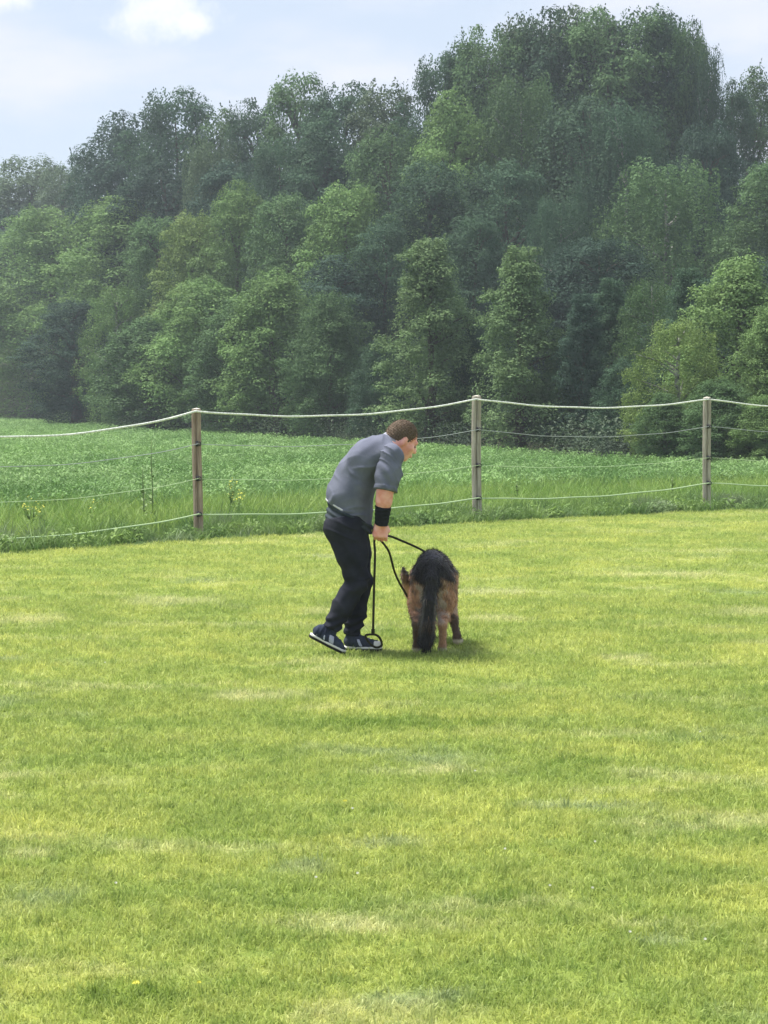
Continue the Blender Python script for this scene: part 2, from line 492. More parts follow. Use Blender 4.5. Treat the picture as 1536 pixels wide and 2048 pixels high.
# broad-leaved weeds in the verge
def leafy_mesh(name, seed, mat, nl=22, r0=0.11, hh=0.16, ll=0.10, ww=0.045):
    r = np.random.default_rng(seed); V = []; F = []; T = []
    for i in range(nl):
        a = r.uniform(0, 6.28); z = r.uniform(0.02, hh); d = r.uniform(0, r0)
        c0 = np.array((d * math.cos(a), d * math.sin(a), z))
        a2 = a + r.normal(0, .7); up = r.uniform(-0.2, 0.9)
        dr = np.array((math.cos(a2), math.sin(a2), up)); dr /= np.linalg.norm(dr)
        sd = np.cross(dr, (0, 0, 1)); sd /= np.linalg.norm(sd)
        l = ll * r.uniform(.6, 1.3); w = ww * r.uniform(.6, 1.3); t = r.uniform(); k = len(V)
        V += [c0, c0 + dr * l * .45 + sd * w / 2 + (0, 0, .01), c0 + dr * l - np.array((0, 0, .25 * l)), c0 + dr * l * .45 - sd * w / 2 + (0, 0, .01)]
        T += [t] * 4; F.append((k, k + 1, k + 2, k + 3))
    me = mesh_np(name, np.array(V), np.array(F)); at_ = me.attributes.new('tint', 'FLOAT', 'POINT')
    at_.data.foreach_set('value', np.array(T, dtype=np.float32)); me.materials.append(mat); return me
cc = proto_collection('broad_weed', [leafy_mesh('broad_weed', 300 + i, m_verge) for i in range(4)])
P = points(10, 36, lambda y: 16, lambda x, y: (y > lawn_edge(x) + 0.02) & (y < lawn_edge(x) + 1.4))
n = len(P); s = rng.uniform(0.5, 1.0, n)
scatter('verge_weeds', np.column_stack([P, np.zeros(n)]), np.stack([s, s, s], 1), cc, 'low broad-leaved weeds between the fence and the lawn')

# light meadow strip behind the fence
cc = proto_collection('meadow_tuft', [tuft_mesh('meadow_tuft', 24, 0.14, 0.16, 0.40, 0.012, 0.7, 400 + i, m_meadow, 3) for i in range(4)])
P = points(12, 46, lambda y: 24, lambda x, y: (y > lawn_edge(x) + 1.4) & (y < crop_edge(x) + 0.5 * np.sin(x * 1.3) + 0.8))
n = len(P); s = rng.uniform(0.7, 1.2, n)
scatter('meadow_grass', np.column_stack([P, np.zeros(n)]), np.stack([s * 1.1, s * 1.1, s * rng.uniform(0.45, 0.85, n)], 1), cc, 'light green unmown grass behind the fence before the crop')

# crop field (broad arching leaves among upright ones)
CROP = 1

cc = proto_collection('crop_tuft', [tuft_mesh('crop_tuft', 20, 0.17, 0.14, 0.34, 0.026, 1.3, 500 + i, m_crop, 3) for i in range(4)] + [leafy_mesh('crop_tuft', 520 + i, m_crop, 26, 0.16, 0.28, 0.12, 0.038) for i in range(2)])
P = points(22, 190, lambda y: 16 if y < 45 else (9 if y < 70 else 4.5), lambda x, y: (y > crop_edge(x) - 0.4) & (y < wood_edge(x) + 1.0), 3.0, 0.2, 2.0)
n = len(P); s = rng.uniform(0.8, 1.25, n) * np.interp(P[:, 1], [30, 60, 160], [0.9, 1.2, 2.0])
scatter('field_crop', np.column_stack([P, np.zeros(n)]), np.stack([s, s, rng.uniform(0.8, 1.15, n)], 1), cc, 'blue-green crop covering the field up to the wood')

# ------------------------------------------------------------------ trees
def basis(nrm, r):
    """two unit vectors perpendicular to every row of nrm, spun at random"""
    h = r.normal(size=nrm.shape); u = np.cross(nrm, h); u /= np.linalg.norm(u, axis=1, keepdims=True) + 1e-9
    return u, np.cross(nrm, u)
def prof_round(t): return math.sqrt(max(0.02, 1 - ((t - .42) / .66) ** 2))
def prof_cone(t): return max(0.06, (1 - t) ** 0.5) * min(1, 0.8 + t * 2.2)
def prof_oval(t): return math.sqrt(max(0.02, 1 - (abs(t - .35) / (.68 if t > .35 else .6)) ** 2.2))
def prof_bush(t): return math.sqrt(max(0.02, 1 - t ** 2.2)) * (0.85 + .15 * t)
def make_tree(seed, H, Rad, prof, base_f, ncl, crad, nleaf, leaf, droop=0.0, shoots=60, birch=False, lobe=0.45, fill=0.36):
    """unit tree of height H, crown radius Rad; returns (crown mesh, trunk mesh)"""
    r = np.random.default_rng(seed)
    z0 = H * base_f
    # large lobes first, then leaf clumps over the outer side of every lobe
    nl = max(8, ncl // 4); LB = []; LR = []
    lr0 = Rad * lobe
    for i in range(nl):
        t = (i + r.uniform(.1, .9)) / nl
        a = i * 2.399963 + r.normal(0, 0.35)
        lr = lr0 * r.uniform(.75, 1.25)
        rr = max(0, prof(t) * Rad - lr * .75) * (r.uniform(.75, 1.05) if r.uniform() < .85 else .3)
        LB.append((rr * math.cos(a), rr * math.sin(a), z0 + lr * .7 + max(0, H - z0 - lr * 1.65) * t)); LR.append(lr)
    LB = np.array(LB); LR = np.array(LR); C = []; CRs = []; LT = r.uniform(0.1, 0.9, nl); lob = []
    for i in range(ncl):
        b_ = i % nl
        d = r.normal(size=3); d /= np.linalg.norm(d); d[2] = abs(d[2]) * (1 if r.uniform() < .75 else -1)
        ox = LB[b_].copy(); ox[2] = 0; d = d + ox / (Rad + 1e-6) * .7; d /= np.linalg.norm(d)
        C.append(LB[b_] + d * (LR[b_] - crad * .45) * r.uniform(.8, 1.0)); CRs.append(crad * r.uniform(.65, 1.3)); lob.append(b_)
    for i in range(nl):          # hearts of the lobes, so that no daylight shows through them
        C.append(LB[i]); CRs.append(LR[i] * .75); lob.append(i)
    ncl = len(C)
    C = np.array(C); CRs = np.array(CRs); lob = np.array(lob)
    tint_c = np.clip(LT[lob] * .6 + r.uniform(0, 0.4, ncl), 0, 1)
    w = CRs ** 2; w /= w.sum()
    k = r.choice(ncl, nleaf, p=w)
    D = r.normal(size=(nleaf, 3)); D /= np.linalg.norm(D, axis=1, keepdims=True)
    D[:, 2] = np.where(D[:, 2] < -0.35, -D[:, 2], D[:, 2])
    # outlines of each leaf clump are knobbly
    ph = r.uniform(0, 6.28, (ncl, 3))
    bump = 1 + 0.22 * np.sin(D[:, 0] * 4.1 + ph[k, 0]) * np.sin(D[:, 1] * 4.7 + ph[k, 1]) + 0.16 * np.sin(D[:, 2] * 6 + ph[k, 2])
    rad = CRs[k] * bump * (0.35 + 0.65 * r.uniform(size=nleaf) ** 0.4)
    pos = C[k] + D * rad[:, None] * np.array((1, 1, 0.82))
    nrm = D * 0.95 + np.array((0, 0, 0.5)) + r.normal(0, 0.32, (nleaf, 3))
    # part of the leaves fill the body of the crown evenly, so that it closes to one rounded mass
    nf = int(nleaf * fill); tf = r.uniform(0.0, 0.965, nf); af = r.uniform(0, 6.283, nf)
    pf = np.array([prof(t) for t in np.linspace(0, 1, 64)]); pr_ = np.interp(tf, np.linspace(0, 1, 64), pf) * Rad
    wv = 0.84 + 0.14 * np.sin(af * 2 + ph[0, 0] + tf * 9) + 0.11 * np.sin(af * 5 + ph[0, 1] - tf * 19) + 0.06 * np.sin(af * 13 + tf * 31 + ph[0, 2])
    rf = pr_ * wv * (0.45 + 0.45 * r.uniform(size=nf) ** 0.5)
    zf = z0 * .5 + (H - z0 * .5) * tf * (1 - .06 * (rf / (Rad + 1e-6)) ** 2) + .02 * H * np.sin(af * 5 + ph[1, 0])
    pos[-nf:] = np.stack([rf * np.cos(af), rf * np.sin(af), zf], 1)
    k[-nf:] = np.argmin(((pos[-nf:, None, :] - LB[None]) ** 2).sum(-1), axis=1) + (ncl - nl)
    nrm[-nf:] = np.stack([np.cos(af), np.sin(af), np.full(nf, .8)], 1) * .8 + r.normal(0, .5, (nf, 3))
    if droop > 0:
        # hanging curtains: a leaf slides down a strand that starts on its clump
        ns = int(nleaf * 0.62); st = r.integers(0, nleaf, max(1, ns // 26))
        pick = st[r.integers(0, len(st), ns)]
        L_ = droop * r.uniform(0.5, 1.3, nleaf)[pick]
        q = r.uniform(size=ns)
        base_p = pos[pick]
        pos[:ns] = base_p + np.stack([r.normal(0, .05, ns), r.normal(0, .05, ns), -q * L_], 1)
        nrm[:ns] = D[pick] * 0.8 + r.normal(0, .5, (ns, 3)); nrm[:ns, 2] *= 0.3
        k[:ns] = k[pick]
    # leader shoots that break the outline
    sh = []
    for i in range(shoots):
        c = r.integers(0, ncl)
        out = C[c] - np.array((0, 0, z0 + (H - z0) * 0.35)); out /= np.linalg.norm(out) + 1e-6
        d = out * 0.6 + np.array((0, 0, 0.75)) + r.normal(0, .25, 3); d /= np.linalg.norm(d)
        ln = crad * r.uniform(0.4, 0.95); m = 14
        q = r.uniform(size=m)
        sh.append((C[c] + d * CRs[c] * 0.75 + np.outer(q, d) * ln + r.normal(0, leaf * 0.45, (m, 3)) * (1.15 - q)[:, None], c))
    if sh:
        pos = np.concatenate([pos] + [a for a, _ in sh]); k = np.concatenate([k] + [np.full(14, c) for _, c in sh])
        nrm = np.concatenate([nrm, r.normal(size=(14 * len(sh), 3))])
    pos[:, 2] = np.maximum(pos[:, 2], leaf * 0.6)
    nrm /= np.linalg.norm(nrm, axis=1, keepdims=True)
    u, v = basis(nrm, r); n = len(pos)
    sz = leaf * r.uniform(0.55, 1.35, n)[:, None]
    V = np.stack([pos - u * sz * .62, pos - v * sz * .36 + nrm * sz * .08, pos + u * sz * .62, pos + v * sz * .36 + nrm * sz * .08], 1).reshape(-1, 3)
    F = np.arange(4 * n).reshape(n, 4)
    me = mesh_np('crown', V, F)
    tint = np.clip(tint_c[k] * 0.75 + r.uniform(0, 0.25, n), 0, 1)
    a = me.attributes.new('tint', 'FLOAT', 'POINT'); a.data.foreach_set('value', np.repeat(tint, 4).astype(np.float32))
    me.materials.append(m_leaf)
    mb = MB(); tr = 0.02 * H + 0.02
    pts = [(r.normal(0, tr * .35) * (j > 0), r.normal(0, tr * .35) * (j > 0), H * 0.9 * j / 6) for j in range(7)]
    mb.tube(pts, [tr * (1.35 if j == 0 else (1 - j / 6.6)) for j in range(7)], 8)
    for c in r.choice(ncl, min(ncl, 16), replace=False):
        e = C[c]; sz_ = max(0.12 * H, e[2] - np.hypot(e[0], e[1]) * r.uniform(.5, .9)); sz_ = min(sz_, H * .8)
        j = sz_ / (H * 0.9) * 6; i0 = int(min(5, j)); f = j - i0
        s0 = np.array(pts[i0]) * (1 - f) + np.array(pts[i0 + 1]) * f
        mid = s0 * .5 + e * .5 + np.array((0, 0, 0.06 * H * r.uniform(-.3, .6)))
        mb.tube([s0, mid, e], [tr * .42 * (1 - sz_ / H * .6), tr * .26, tr * .08], 5)
    tm = bpy.data.meshes.new('trunk'); tm.from_pydata(mb.v, [], mb.f); tm.update()
    tm.materials.append(m_birch if birch else m_bark)
    return me, tm

PROTO = {
    'big':   [make_tree(10 + i, 20, 5.0, prof_round, .06, 150, 0.75, 60000, .150, shoots=35, lobe=.33) for i in range(3)],
    'weep':  [make_tree(20 + i, 20, 5.0, prof_round, .06, 130, 0.75, 62000, .135, droop=2.4, shoots=10, birch=True, lobe=.32) for i in range(2)],
    'oval':  [make_tree(30 + i, 14, 3.6, prof_oval, .02, 150, 0.55, 52000, .110, shoots=70, lobe=.38, fill=.24) for i in range(3)],
    'cone':  [make_tree(40 + i, 7, 2.0, prof_cone, .0, 150, 0.28, 46000, .062, shoots=110, lobe=.34, fill=.2) for i in range(2)],
    'bush':  [make_tree(50 + i, 6, 2.3, prof_bush, .0, 150, 0.34, 48000, .066, shoots=90, lobe=.38, fill=.2) for i in range(3)],
    'airy':  [make_tree(60, 8, 2.0, prof_oval, .0, 130, 0.30, 34000, .058, droop=0.6, shoots=120, birch=True, lobe=.28, fill=.24)],
}
PH = {'big': (20, 5.0), 'weep': (20, 5.0), 'oval': (14, 3.6), 'cone': (7, 2.0), 'bush': (6, 2.3), 'airy': (8, 2.0)}
DG = (0.058, 0.112, 0.062); MG = (0.096, 0.172, 0.070); LG = (0.150, 0.250, 0.084); YG = (0.185, 0.270, 0.085)
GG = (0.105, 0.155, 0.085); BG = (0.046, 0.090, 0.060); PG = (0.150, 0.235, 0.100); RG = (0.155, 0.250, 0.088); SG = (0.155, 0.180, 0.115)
WIDE = {'big': 1.65, 'weep': 1.55, 'oval': 1.75, 'cone': 1.6, 'bush': 1.9, 'airy': 1.7}
tree_n = {}
def tree(px, top, hw, Y, kind, colour, name, label, group='trees at the edge of the wood'):
    """px, top: where the tip shows; hw: half width of the crown in photo pixels; Y: distance"""
    tip = at(px, top, Y); h, rad0 = PH[kind]
    i = tree_n.get(kind, 0); tree_n[kind] = i + 1
    me, tm = PROTO[kind][i % len(PROTO[kind])]
    rad = hw * Y / F_PX
    t = empty(name, (tip.x, Y, 0), label, 'bush' if 'bush' in name or 'shrub' in name else 'tree', group)
    t.rotation_euler = (0, 0, rng.uniform(0, 6.28))
    t.scale = (rad / rad0 * WIDE[kind], rad / rad0 * WIDE[kind], tip.z / h * 1.03)
    c = link('crown', me, None, t); j = rng.uniform(0.88, 1.12)
    c.color = (colour[0] * j, colour[1] * j, colour[2] * j, 1)
    link('trunk', tm, None, t)
    return t
T = tree
# the tall back row, left to right
T(-40, 340, 90, 188, 'oval', GG, 'far_tree', 'distant greyish tree at the far left edge of the wood line')
T(60, 322, 95, 182, 'oval', GG, 'far_tree', 'distant pale grey-green tree left of the dark broadleaf tree')
T(128, 332, 60, 176, 'oval', GG, 'far_tree', 'distant grey-green tree right at the foot of the dark left tree')
T(196, 300, 62, 150, 'big', DG, 'broadleaf_tree', 'dark tree with a ragged gap of sky at its left shoulder')
T(262, 232, 92, 142, 'big', BG, 'broadleaf_tree', 'dark rounded broadleaf tree rising left against the sky')
T(352, 186, 84, 130, 'big', DG, 'broadleaf_tree', 'dark tree with a broad flat top, tallest on the left')
T(440, 232, 66, 128, 'oval', MG, 'broadleaf_tree', 'mid green tree in the dip between two dark tops')
T(425, 285, 68, 120, 'weep', GG, 'birch_tree', 'pale narrow birch standing in front of the dark left trees')
T(515, 205, 62, 124, 'big', DG, 'broadleaf_tree', 'dark narrow tree left of the fluffy light topped one')
T(600, 158, 76, 120, 'oval', MG, 'broadleaf_tree', 'tree with a fluffy light tip standing up in mid skyline')
T(690, 174, 82, 116, 'big', DG, 'broadleaf_tree', 'mid dark tree with spiky crown right of the fluffy tip')
T(770, 168, 76, 113, 'oval', GG, 'broadleaf_tree', 'grey-green tree just left of the great dome of trees')
T(880, 118, 66, 108, 'big', DG, 'broadleaf_tree', 'dark tree forming the left shoulder of the great dome')
T(985, 62, 80, 106, 'big', MG, 'broadleaf_tree', 'tall tree on the left slope of the great dome')
T(1105, 30, 100, 106, 'big', DG, 'broadleaf_tree', 'tall dark tree at the flat top of the great dome')
T(1225, 26, 108, 104, 'big', MG, 'broadleaf_tree', 'tallest green tree at the crown of the great dome')
T(1345, 40, 72, 104, 'big', DG, 'broadleaf_tree', 'tall tree with thin open tip right of the dome top')
T(1412, 96, 46, 102, 'weep', DG, 'birch_tree', 'drooping tree on the right slope of the great dome')
T(1466, 166, 44, 106, 'big', DG, 'broadleaf_tree', 'dark tree filling the notch at the right foot of the dome')
T(1512, 152, 60, 108, 'oval', MG, 'broadleaf_tree', 'lower green tree at the right edge below the dome')
T(1610, 240, 80, 108, 'big', DG, 'broadleaf_tree', 'dark tree past the right edge of the dome')
T(1700, 230, 95, 104, 'big', MG, 'broadleaf_tree', 'tall green tree far off to the right of the dome')
T(930, 92, 60, 107, 'oval', DG, 'broadleaf_tree', 'dark tree just inside the left shoulder of the dome')
T(1045, 38, 70, 107, 'oval', GG, 'broadleaf_tree', 'grey-green tree left of the flat dome top')
T(1165, 22, 95, 107, 'big', GG, 'broadleaf_tree', 'grey-green tree between the flat top and the tallest tree')
T(1292, 28, 84, 105, 'big', DG, 'broadleaf_tree', 'dark tree just right of the tallest tree')
T(1378, 52, 48, 103, 'big', MG, 'broadleaf_tree', 'green tree where the dome begins to fall away right')
# faces of the dome
T(905, 200, 78, 98, 'oval', LG, 'broadleaf_tree', 'lighter green tree low on the left face of the dome')
T(1040, 150, 96, 98, 'weep', MG, 'birch_tree', 'soft green birch on the left face of the dome')
T(1180, 200, 110, 96, 'big', DG, 'broadleaf_tree', 'broad dark tree filling the middle of the dome')
T(1010, 330, 92, 90, 'big', DG, 'broadleaf_tree', 'dark tree at the left foot of the dome')
T(1330, 322, 118, 84, 'weep', MG, 'birch_tree', 'large weeping birch with hanging curtains at right of the dome')
T(1125, 395, 74, 84, 'weep', DG, 'birch_tree', 'small weeping birch left of the large hanging one')
T(1250, 210, 90, 92, 'weep', DG, 'birch_tree', 'dark weeping tree behind the large hanging birch')
T(1415, 250, 62, 94, 'big', BG, 'broadleaf_tree', 'very dark tree right of the large hanging birch')
T(1545, 330, 82, 80, 'oval', MG, 'broadleaf_tree', 'green tree cut by the right frame edge at mid height')
T(1660, 380, 90, 76, 'oval', DG, 'broadleaf_tree', 'dark tree off to the right behind the light bushes')
T(780, 260, 80, 104, 'big', MG, 'broadleaf_tree', 'tree standing before the dip left of the dome')
T(650, 260, 80, 108, 'oval', DG, 'broadleaf_tree', 'dark tree under the mid skyline')
T(560, 280, 70, 110, 'big', DG, 'broadleaf_tree', 'dark tree below the fluffy light tip')
T(860, 330, 90, 92, 'oval', DG, 'broadleaf_tree', 'dark slim tree above the two pointed young trees')
# light middle row
T(20, 455, 82, 160, 'oval', MG, 'young_tree', 'green tree at the left frame edge of the light row')
T(105, 418, 105, 142, 'big', LG, 'young_tree', 'broad light green tree second from left in the light row')
T(235, 402, 100, 126, 'oval', LG, 'young_tree', 'broad light green tree under the dark left tree')
T(315, 440, 66, 108, 'oval', MG, 'young_tree', 'green tree with a sloping right side in the light row')
T(385, 425, 62, 104, 'oval', YG, 'young_tree', 'bright yellow-green tree in the light row left of centre')
T(475, 372, 64, 102, 'oval', LG, 'young_tree', 'light green tree with a tall pointed tip in the light row')
T(575, 395, 70, 98, 'oval', MG, 'young_tree', 'rounded green tree between two pointed light ones')
T(692, 368, 76, 92, 'oval', LG, 'young_tree', 'pointed light green tree above the walking man')
T(770, 440, 60, 86, 'oval', DG, 'young_tree', 'dark green tree left of the two pointed young trees')
T(950, 440, 60, 80, 'oval', DG, 'young_tree', 'dark tree glimpsed between the two pointed young trees')
# front row along the field
T(-50, 560, 80, 166, 'bush', MG, 'young_tree', 'low green tree past the left frame edge')
T(20, 560, 62, 156, 'bush', MG, 'young_tree', 'low green tree at the left frame edge over the field')
T(66, 690, 78, 148, 'airy', SG, 'willow_bush', 'greyish feathery bush at the left end of the field')
T(-30, 700, 70, 160, 'airy', SG, 'willow_bush', 'greyish bush past the left frame edge at the field end')
T(165, 640, 50, 122, 'bush', DG, 'dark_shrub', 'dark shrub in the hollow right of the greyish bush')
T(238, 572, 58, 107, 'airy', LG, 'young_tree', 'slender light tree at left in front of the dark hollow')
T(300, 640, 84, 95, 'bush', MG, 'young_tree', 'dense low green tree left of the brown fence post')
T(402, 560, 84, 92, 'bush', LG, 'young_tree', 'light topped dense tree above the brown fence post')
T(545, 545, 82, 82, 'bush', LG, 'young_tree', 'light topped dense tree right of the brown fence post')
T(480, 600, 70, 84, 'bush', MG, 'young_tree', 'mid green dense tree between two light topped ones')
T(660, 585, 66, 74, 'bush', MG, 'young_tree', 'dense green tree left of the man')
T(760, 680, 42, 69, 'bush', DG, 'dark_shrub', 'dark green shrub behind the man')
T(862, 480, 92, 63, 'cone', PG, 'young_tree', 'pointed young tree above the man, left one of two')
T(1042, 497, 88, 58.5, 'cone', PG, 'young_tree', 'pointed young tree, right one of two beside each other')
T(950, 660, 38, 63, 'bush', DG, 'dark_shrub', 'dark shrub low between the two pointed young trees')
T(1125, 710, 44, 58, 'bush', MG, 'dark_shrub', 'low green shrub right of the two pointed young trees')
T(1165, 590, 56, 57, 'cone', BG, 'young_tree', 'dark blue-green young tree in the shaded gap')
T(1218, 560, 62, 60, 'cone', DG, 'young_tree', 'dark young tree right in the shaded gap')
T(1300, 560, 56, 58, 'airy', MG, 'young_tree', 'feathery green young tree left of the bright bushes')
T(1375, 540, 66, 56, 'cone', DG, 'young_tree', 'dark pointed tree behind the bright bushes at right')
T(1255, 720, 50, 54, 'bush', DG, 'dark_shrub', 'dark shrub at the foot of the shaded gap')
T(1478, 525, 96, 51, 'bush', RG, 'young_tree', 'large bright bushy tree at the right edge of the field')
T(1355, 640, 72, 48, 'airy', YG, 'willow_bush', 'yellow-green feathery bush left of the right fence post')
T(1560, 600, 70, 47, 'bush', RG, 'young_tree', 'bright bushy tree cut by the right frame edge')
T(1440, 760, 62, 45.5, 'bush', MG, 'dark_shrub', 'low green shrub behind the right fence post')
T(1330, 790, 44, 46.5, 'bush', MG, 'dark_shrub', 'low green shrub under the yellow-green feathery bush')
T(1530, 790, 50, 44.5, 'bush', LG, 'dark_shrub', 'low light green shrub at the right frame edge')
T(1680, 560, 90, 46, 'bush', MG, 'young_tree', 'bushy tree past the right frame edge')
T(1800, 640, 90, 44, 'bush', LG, 'young_tree', 'outermost bushy tree beyond the right frame edge')
# shaded trees that close the wood behind the rows
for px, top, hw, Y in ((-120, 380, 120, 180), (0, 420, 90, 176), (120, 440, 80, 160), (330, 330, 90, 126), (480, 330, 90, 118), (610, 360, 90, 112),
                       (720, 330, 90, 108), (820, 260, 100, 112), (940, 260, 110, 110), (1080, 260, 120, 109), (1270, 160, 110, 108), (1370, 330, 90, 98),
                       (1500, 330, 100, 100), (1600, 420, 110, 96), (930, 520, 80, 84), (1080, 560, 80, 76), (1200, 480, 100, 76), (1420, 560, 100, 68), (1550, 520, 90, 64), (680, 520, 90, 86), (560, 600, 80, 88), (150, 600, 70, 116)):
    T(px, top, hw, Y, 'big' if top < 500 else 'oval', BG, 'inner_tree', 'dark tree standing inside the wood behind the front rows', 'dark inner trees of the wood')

# undergrowth where the wood meets the field
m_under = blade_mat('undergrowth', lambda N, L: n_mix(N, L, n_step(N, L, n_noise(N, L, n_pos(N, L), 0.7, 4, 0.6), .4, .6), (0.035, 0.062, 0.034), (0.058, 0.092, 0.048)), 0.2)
cc = proto_collection('undergrowth_clump', [leafy_mesh('undergrowth_clump', 700 + i, m_under, 300, 0.9, 0.8, 0.10, 0.05) for i in range(4)])
P = points(40, 176, lambda y: 0.6, lambda x, y: (y > wood_edge(x) + 1.0) & (y < wood_edge(x) + 9), 5, 0.2, 2.0)
n = len(P); s = rng.uniform(0.6, 1.5, n)
scatter('undergrowth', np.column_stack([P, np.zeros(n)]), np.stack([s, s, s], 1), cc, 'dark undergrowth along the foot of the wood')

# ------------------------------------------------------------------ fence
def wood_mat(name, ca, cb):
    m, N, L, b = new_mat(name, 0.85, spec=0.15)
    a = n_noise(N, L, n_pos(N, L, (9, 9, 0.7), obj=True), 5.0, 6, 0.65)
    f = n_noise(N, L, n_pos(N, L, (30, 30, 1.0), obj=True), 5.0, 4, 0.6)
    c = n_mix(N, L, n_step(N, L, a, 0.35, 0.65), ca, cb)
    c = n_mix(N, L, n_math(N, L, 'MULTIPLY', n_step(N, L, f, 0.5, 0.62), 0.5), c, (ca[0] * .45, ca[1] * .45, ca[2] * .45))
    L.new(c, b.inputs['Base Color']); add_bump(N, L, b, f, 0.8, 0.006)
    return m
m_post_brown = wood_mat('post_wood_brown', (0.26, 0.19, 0.145), (0.40, 0.32, 0.25))
m_post_grey = wood_mat('post_wood_grey', (0.30, 0.27, 0.22), (0.45, 0.42, 0.35))
m_cut, N, L, b = new_mat('post_end_grain', 0.8); b.inputs['Base Color'].default_value = (0.62, 0.58, 0.50, 1)
m_ins, *_ = new_mat('black_insulator', 0.45, (0.02, 0.02, 0.022), 0.4)
m_rope, N, L, b = new_mat('white_rope', 0.7, spec=0.3)
a = n_noise(N, L, n_pos(N, L), 40, 2, 0.5)
L.new(n_mix(N, L, n_step(N, L, a, .35, .6), (0.55, 0.60, 0.52), (0.80, 0.83, 0.76)), b.inputs['Base Color'])
m_rope_grey, *_ = new_mat('grey_rope', 0.7, (0.33, 0.37, 0.36), 0.3)
m_rope_green, *_ = new_mat('pale_green_rope', 0.7, (0.48, 0.62, 0.36), 0.3)

posts = [  # x, y, height, radius, strand heights, material
    (-5.35, 19.3, 1.40, 0.055, (1.37, 1.02, 0.64, 0.22), m_post_brown),
    (at(395, 900, 22.5).x, 22.5, 1.45, 0.054, (1.425, 1.06, 0.67, 0.27), m_post_brown),
    (at(954, 900, 25.8).x, 25.8, 1.60, 0.062, (1.56, 1.17, 0.71, 0.29), m_post_grey),
    (at(1415, 900, 28.2).x, 28.2, 1.585, 0.058, (1.56, 1.18, 0.74, 0.385), m_post_grey),
    (8.3, 30.6, 1.56, 0.058, (1.53, 1.14, 0.72, 0.36), m_post_grey),
]
fence = empty('paddock_fence', (posts[2][0], posts[2][1], 0), 'sagging white rope fence on weathered wooden posts behind the lawn', 'fence')
fo = Vector(fence.location)
def post(x, y, h, rad, mat, heights, k):
    """weathered round post with a long drying crack facing the camera"""
    n = 28; zs = [0.0, 0.2, 0.5, 0.85, 1.15, h - 0.02, h]
    r = np.random.default_rng(60 + k); V = []; F = []
    ph = r.uniform(0, 6.28)
    for j, z in enumerate(zs):
        for i in range(n):
            a = 2 * math.pi * i / n - math.pi / 2
            rr = rad * (1 + 0.03 * math.sin(3 * a + ph) + 0.02 * math.sin(7 * a + j) - 0.02 * z) * (0.93 if j == len(zs) - 1 else 1)
            if i == 0 : rr *= 0.55
            if i in (1, n - 1): rr *= 0.90
            V.append((rr * math.cos(a) + 0.006 * math.sin(z * 3 + k), rr * math.sin(a), z))
    for j in range(len(zs) - 1):
        for i in range(n):
            a0 = j * n + i; b0 = j * n + (i + 1) % n
            F.append((a0, b0, b0 + n, a0 + n))
    me = bpy.data.meshes.new('post'); me.from_pydata(V, [], F); me.update(); me.materials.append(mat)
    o = link('post', me, None, fence, (x - fo.x, y - fo.y, 0))
    o.rotation_euler = (R(r.normal(0, .5)), R(r.normal(0, .5)), 0)
    c = MB(); top = V[-n:]
    c.add([(*q[:2], h) for q in top] + [(0, 0, h + 0.012)], [(i, (i + 1) % n, n) for i in range(n)])
    ob = c.build('post_top', m_cut, o, smooth=False)
    for i, z in enumerate(heights):
        q = MB()
        q.tube([(0.0, -rad * .7, z - .012), (rad * .55, -rad - .018, z)], 0.009, 6)
        q.tube([(rad * .55 + .022 * math.cos(t), -rad - .018, z + .022 * math.sin(t)) for t in np.linspace(0, 6.28, 12)], 0.006, 6, cap=False)
        q.tube([(rad * .1, -rad * .8, z - .03), (rad * .1, -rad * .8, z + .03)], 0.016, 8)
        if i: q.build('insulator', m_ins, o)
    return o
for k, (x, y, h, rad, hs_, mat) in enumerate(posts): post(x, y, h, rad, mat, hs_, k)
sags = [(.23, .18, .16, .13), (.125, .10, .08, .07), (.115, .12, .07, .08), (.12, .10, .08, .08)]
for k in range(len(posts) - 1):
    a, c = posts[k], posts[k + 1]
    for i in range(4):
        pa = Vector((a[0] + a[3] * .55, a[1] - a[3] - .018, a[4][i])); pc = Vector((c[0] + c[3] * .55, c[1] - c[3] - .018, c[4][i]))
        if i == 0:
            pa.x = a[0]; pc.x = c[0]
        pts = []
        for j in range(25):
            t = j / 24; p = pa.lerp(pc, t); p.z -= 4 * sags[k][i] * t * (1 - t) + .004 * math.sin(t * 23 + k)
            pts.append(p - fo)
        mb = MB(); mb.tube(pts, (0.0125, 0.0045, 0.0035, 0.0085)[i], 6)
        mb.build('rope', (m_rope, m_rope_grey, m_rope_green, m_rope_green)[i], fence)

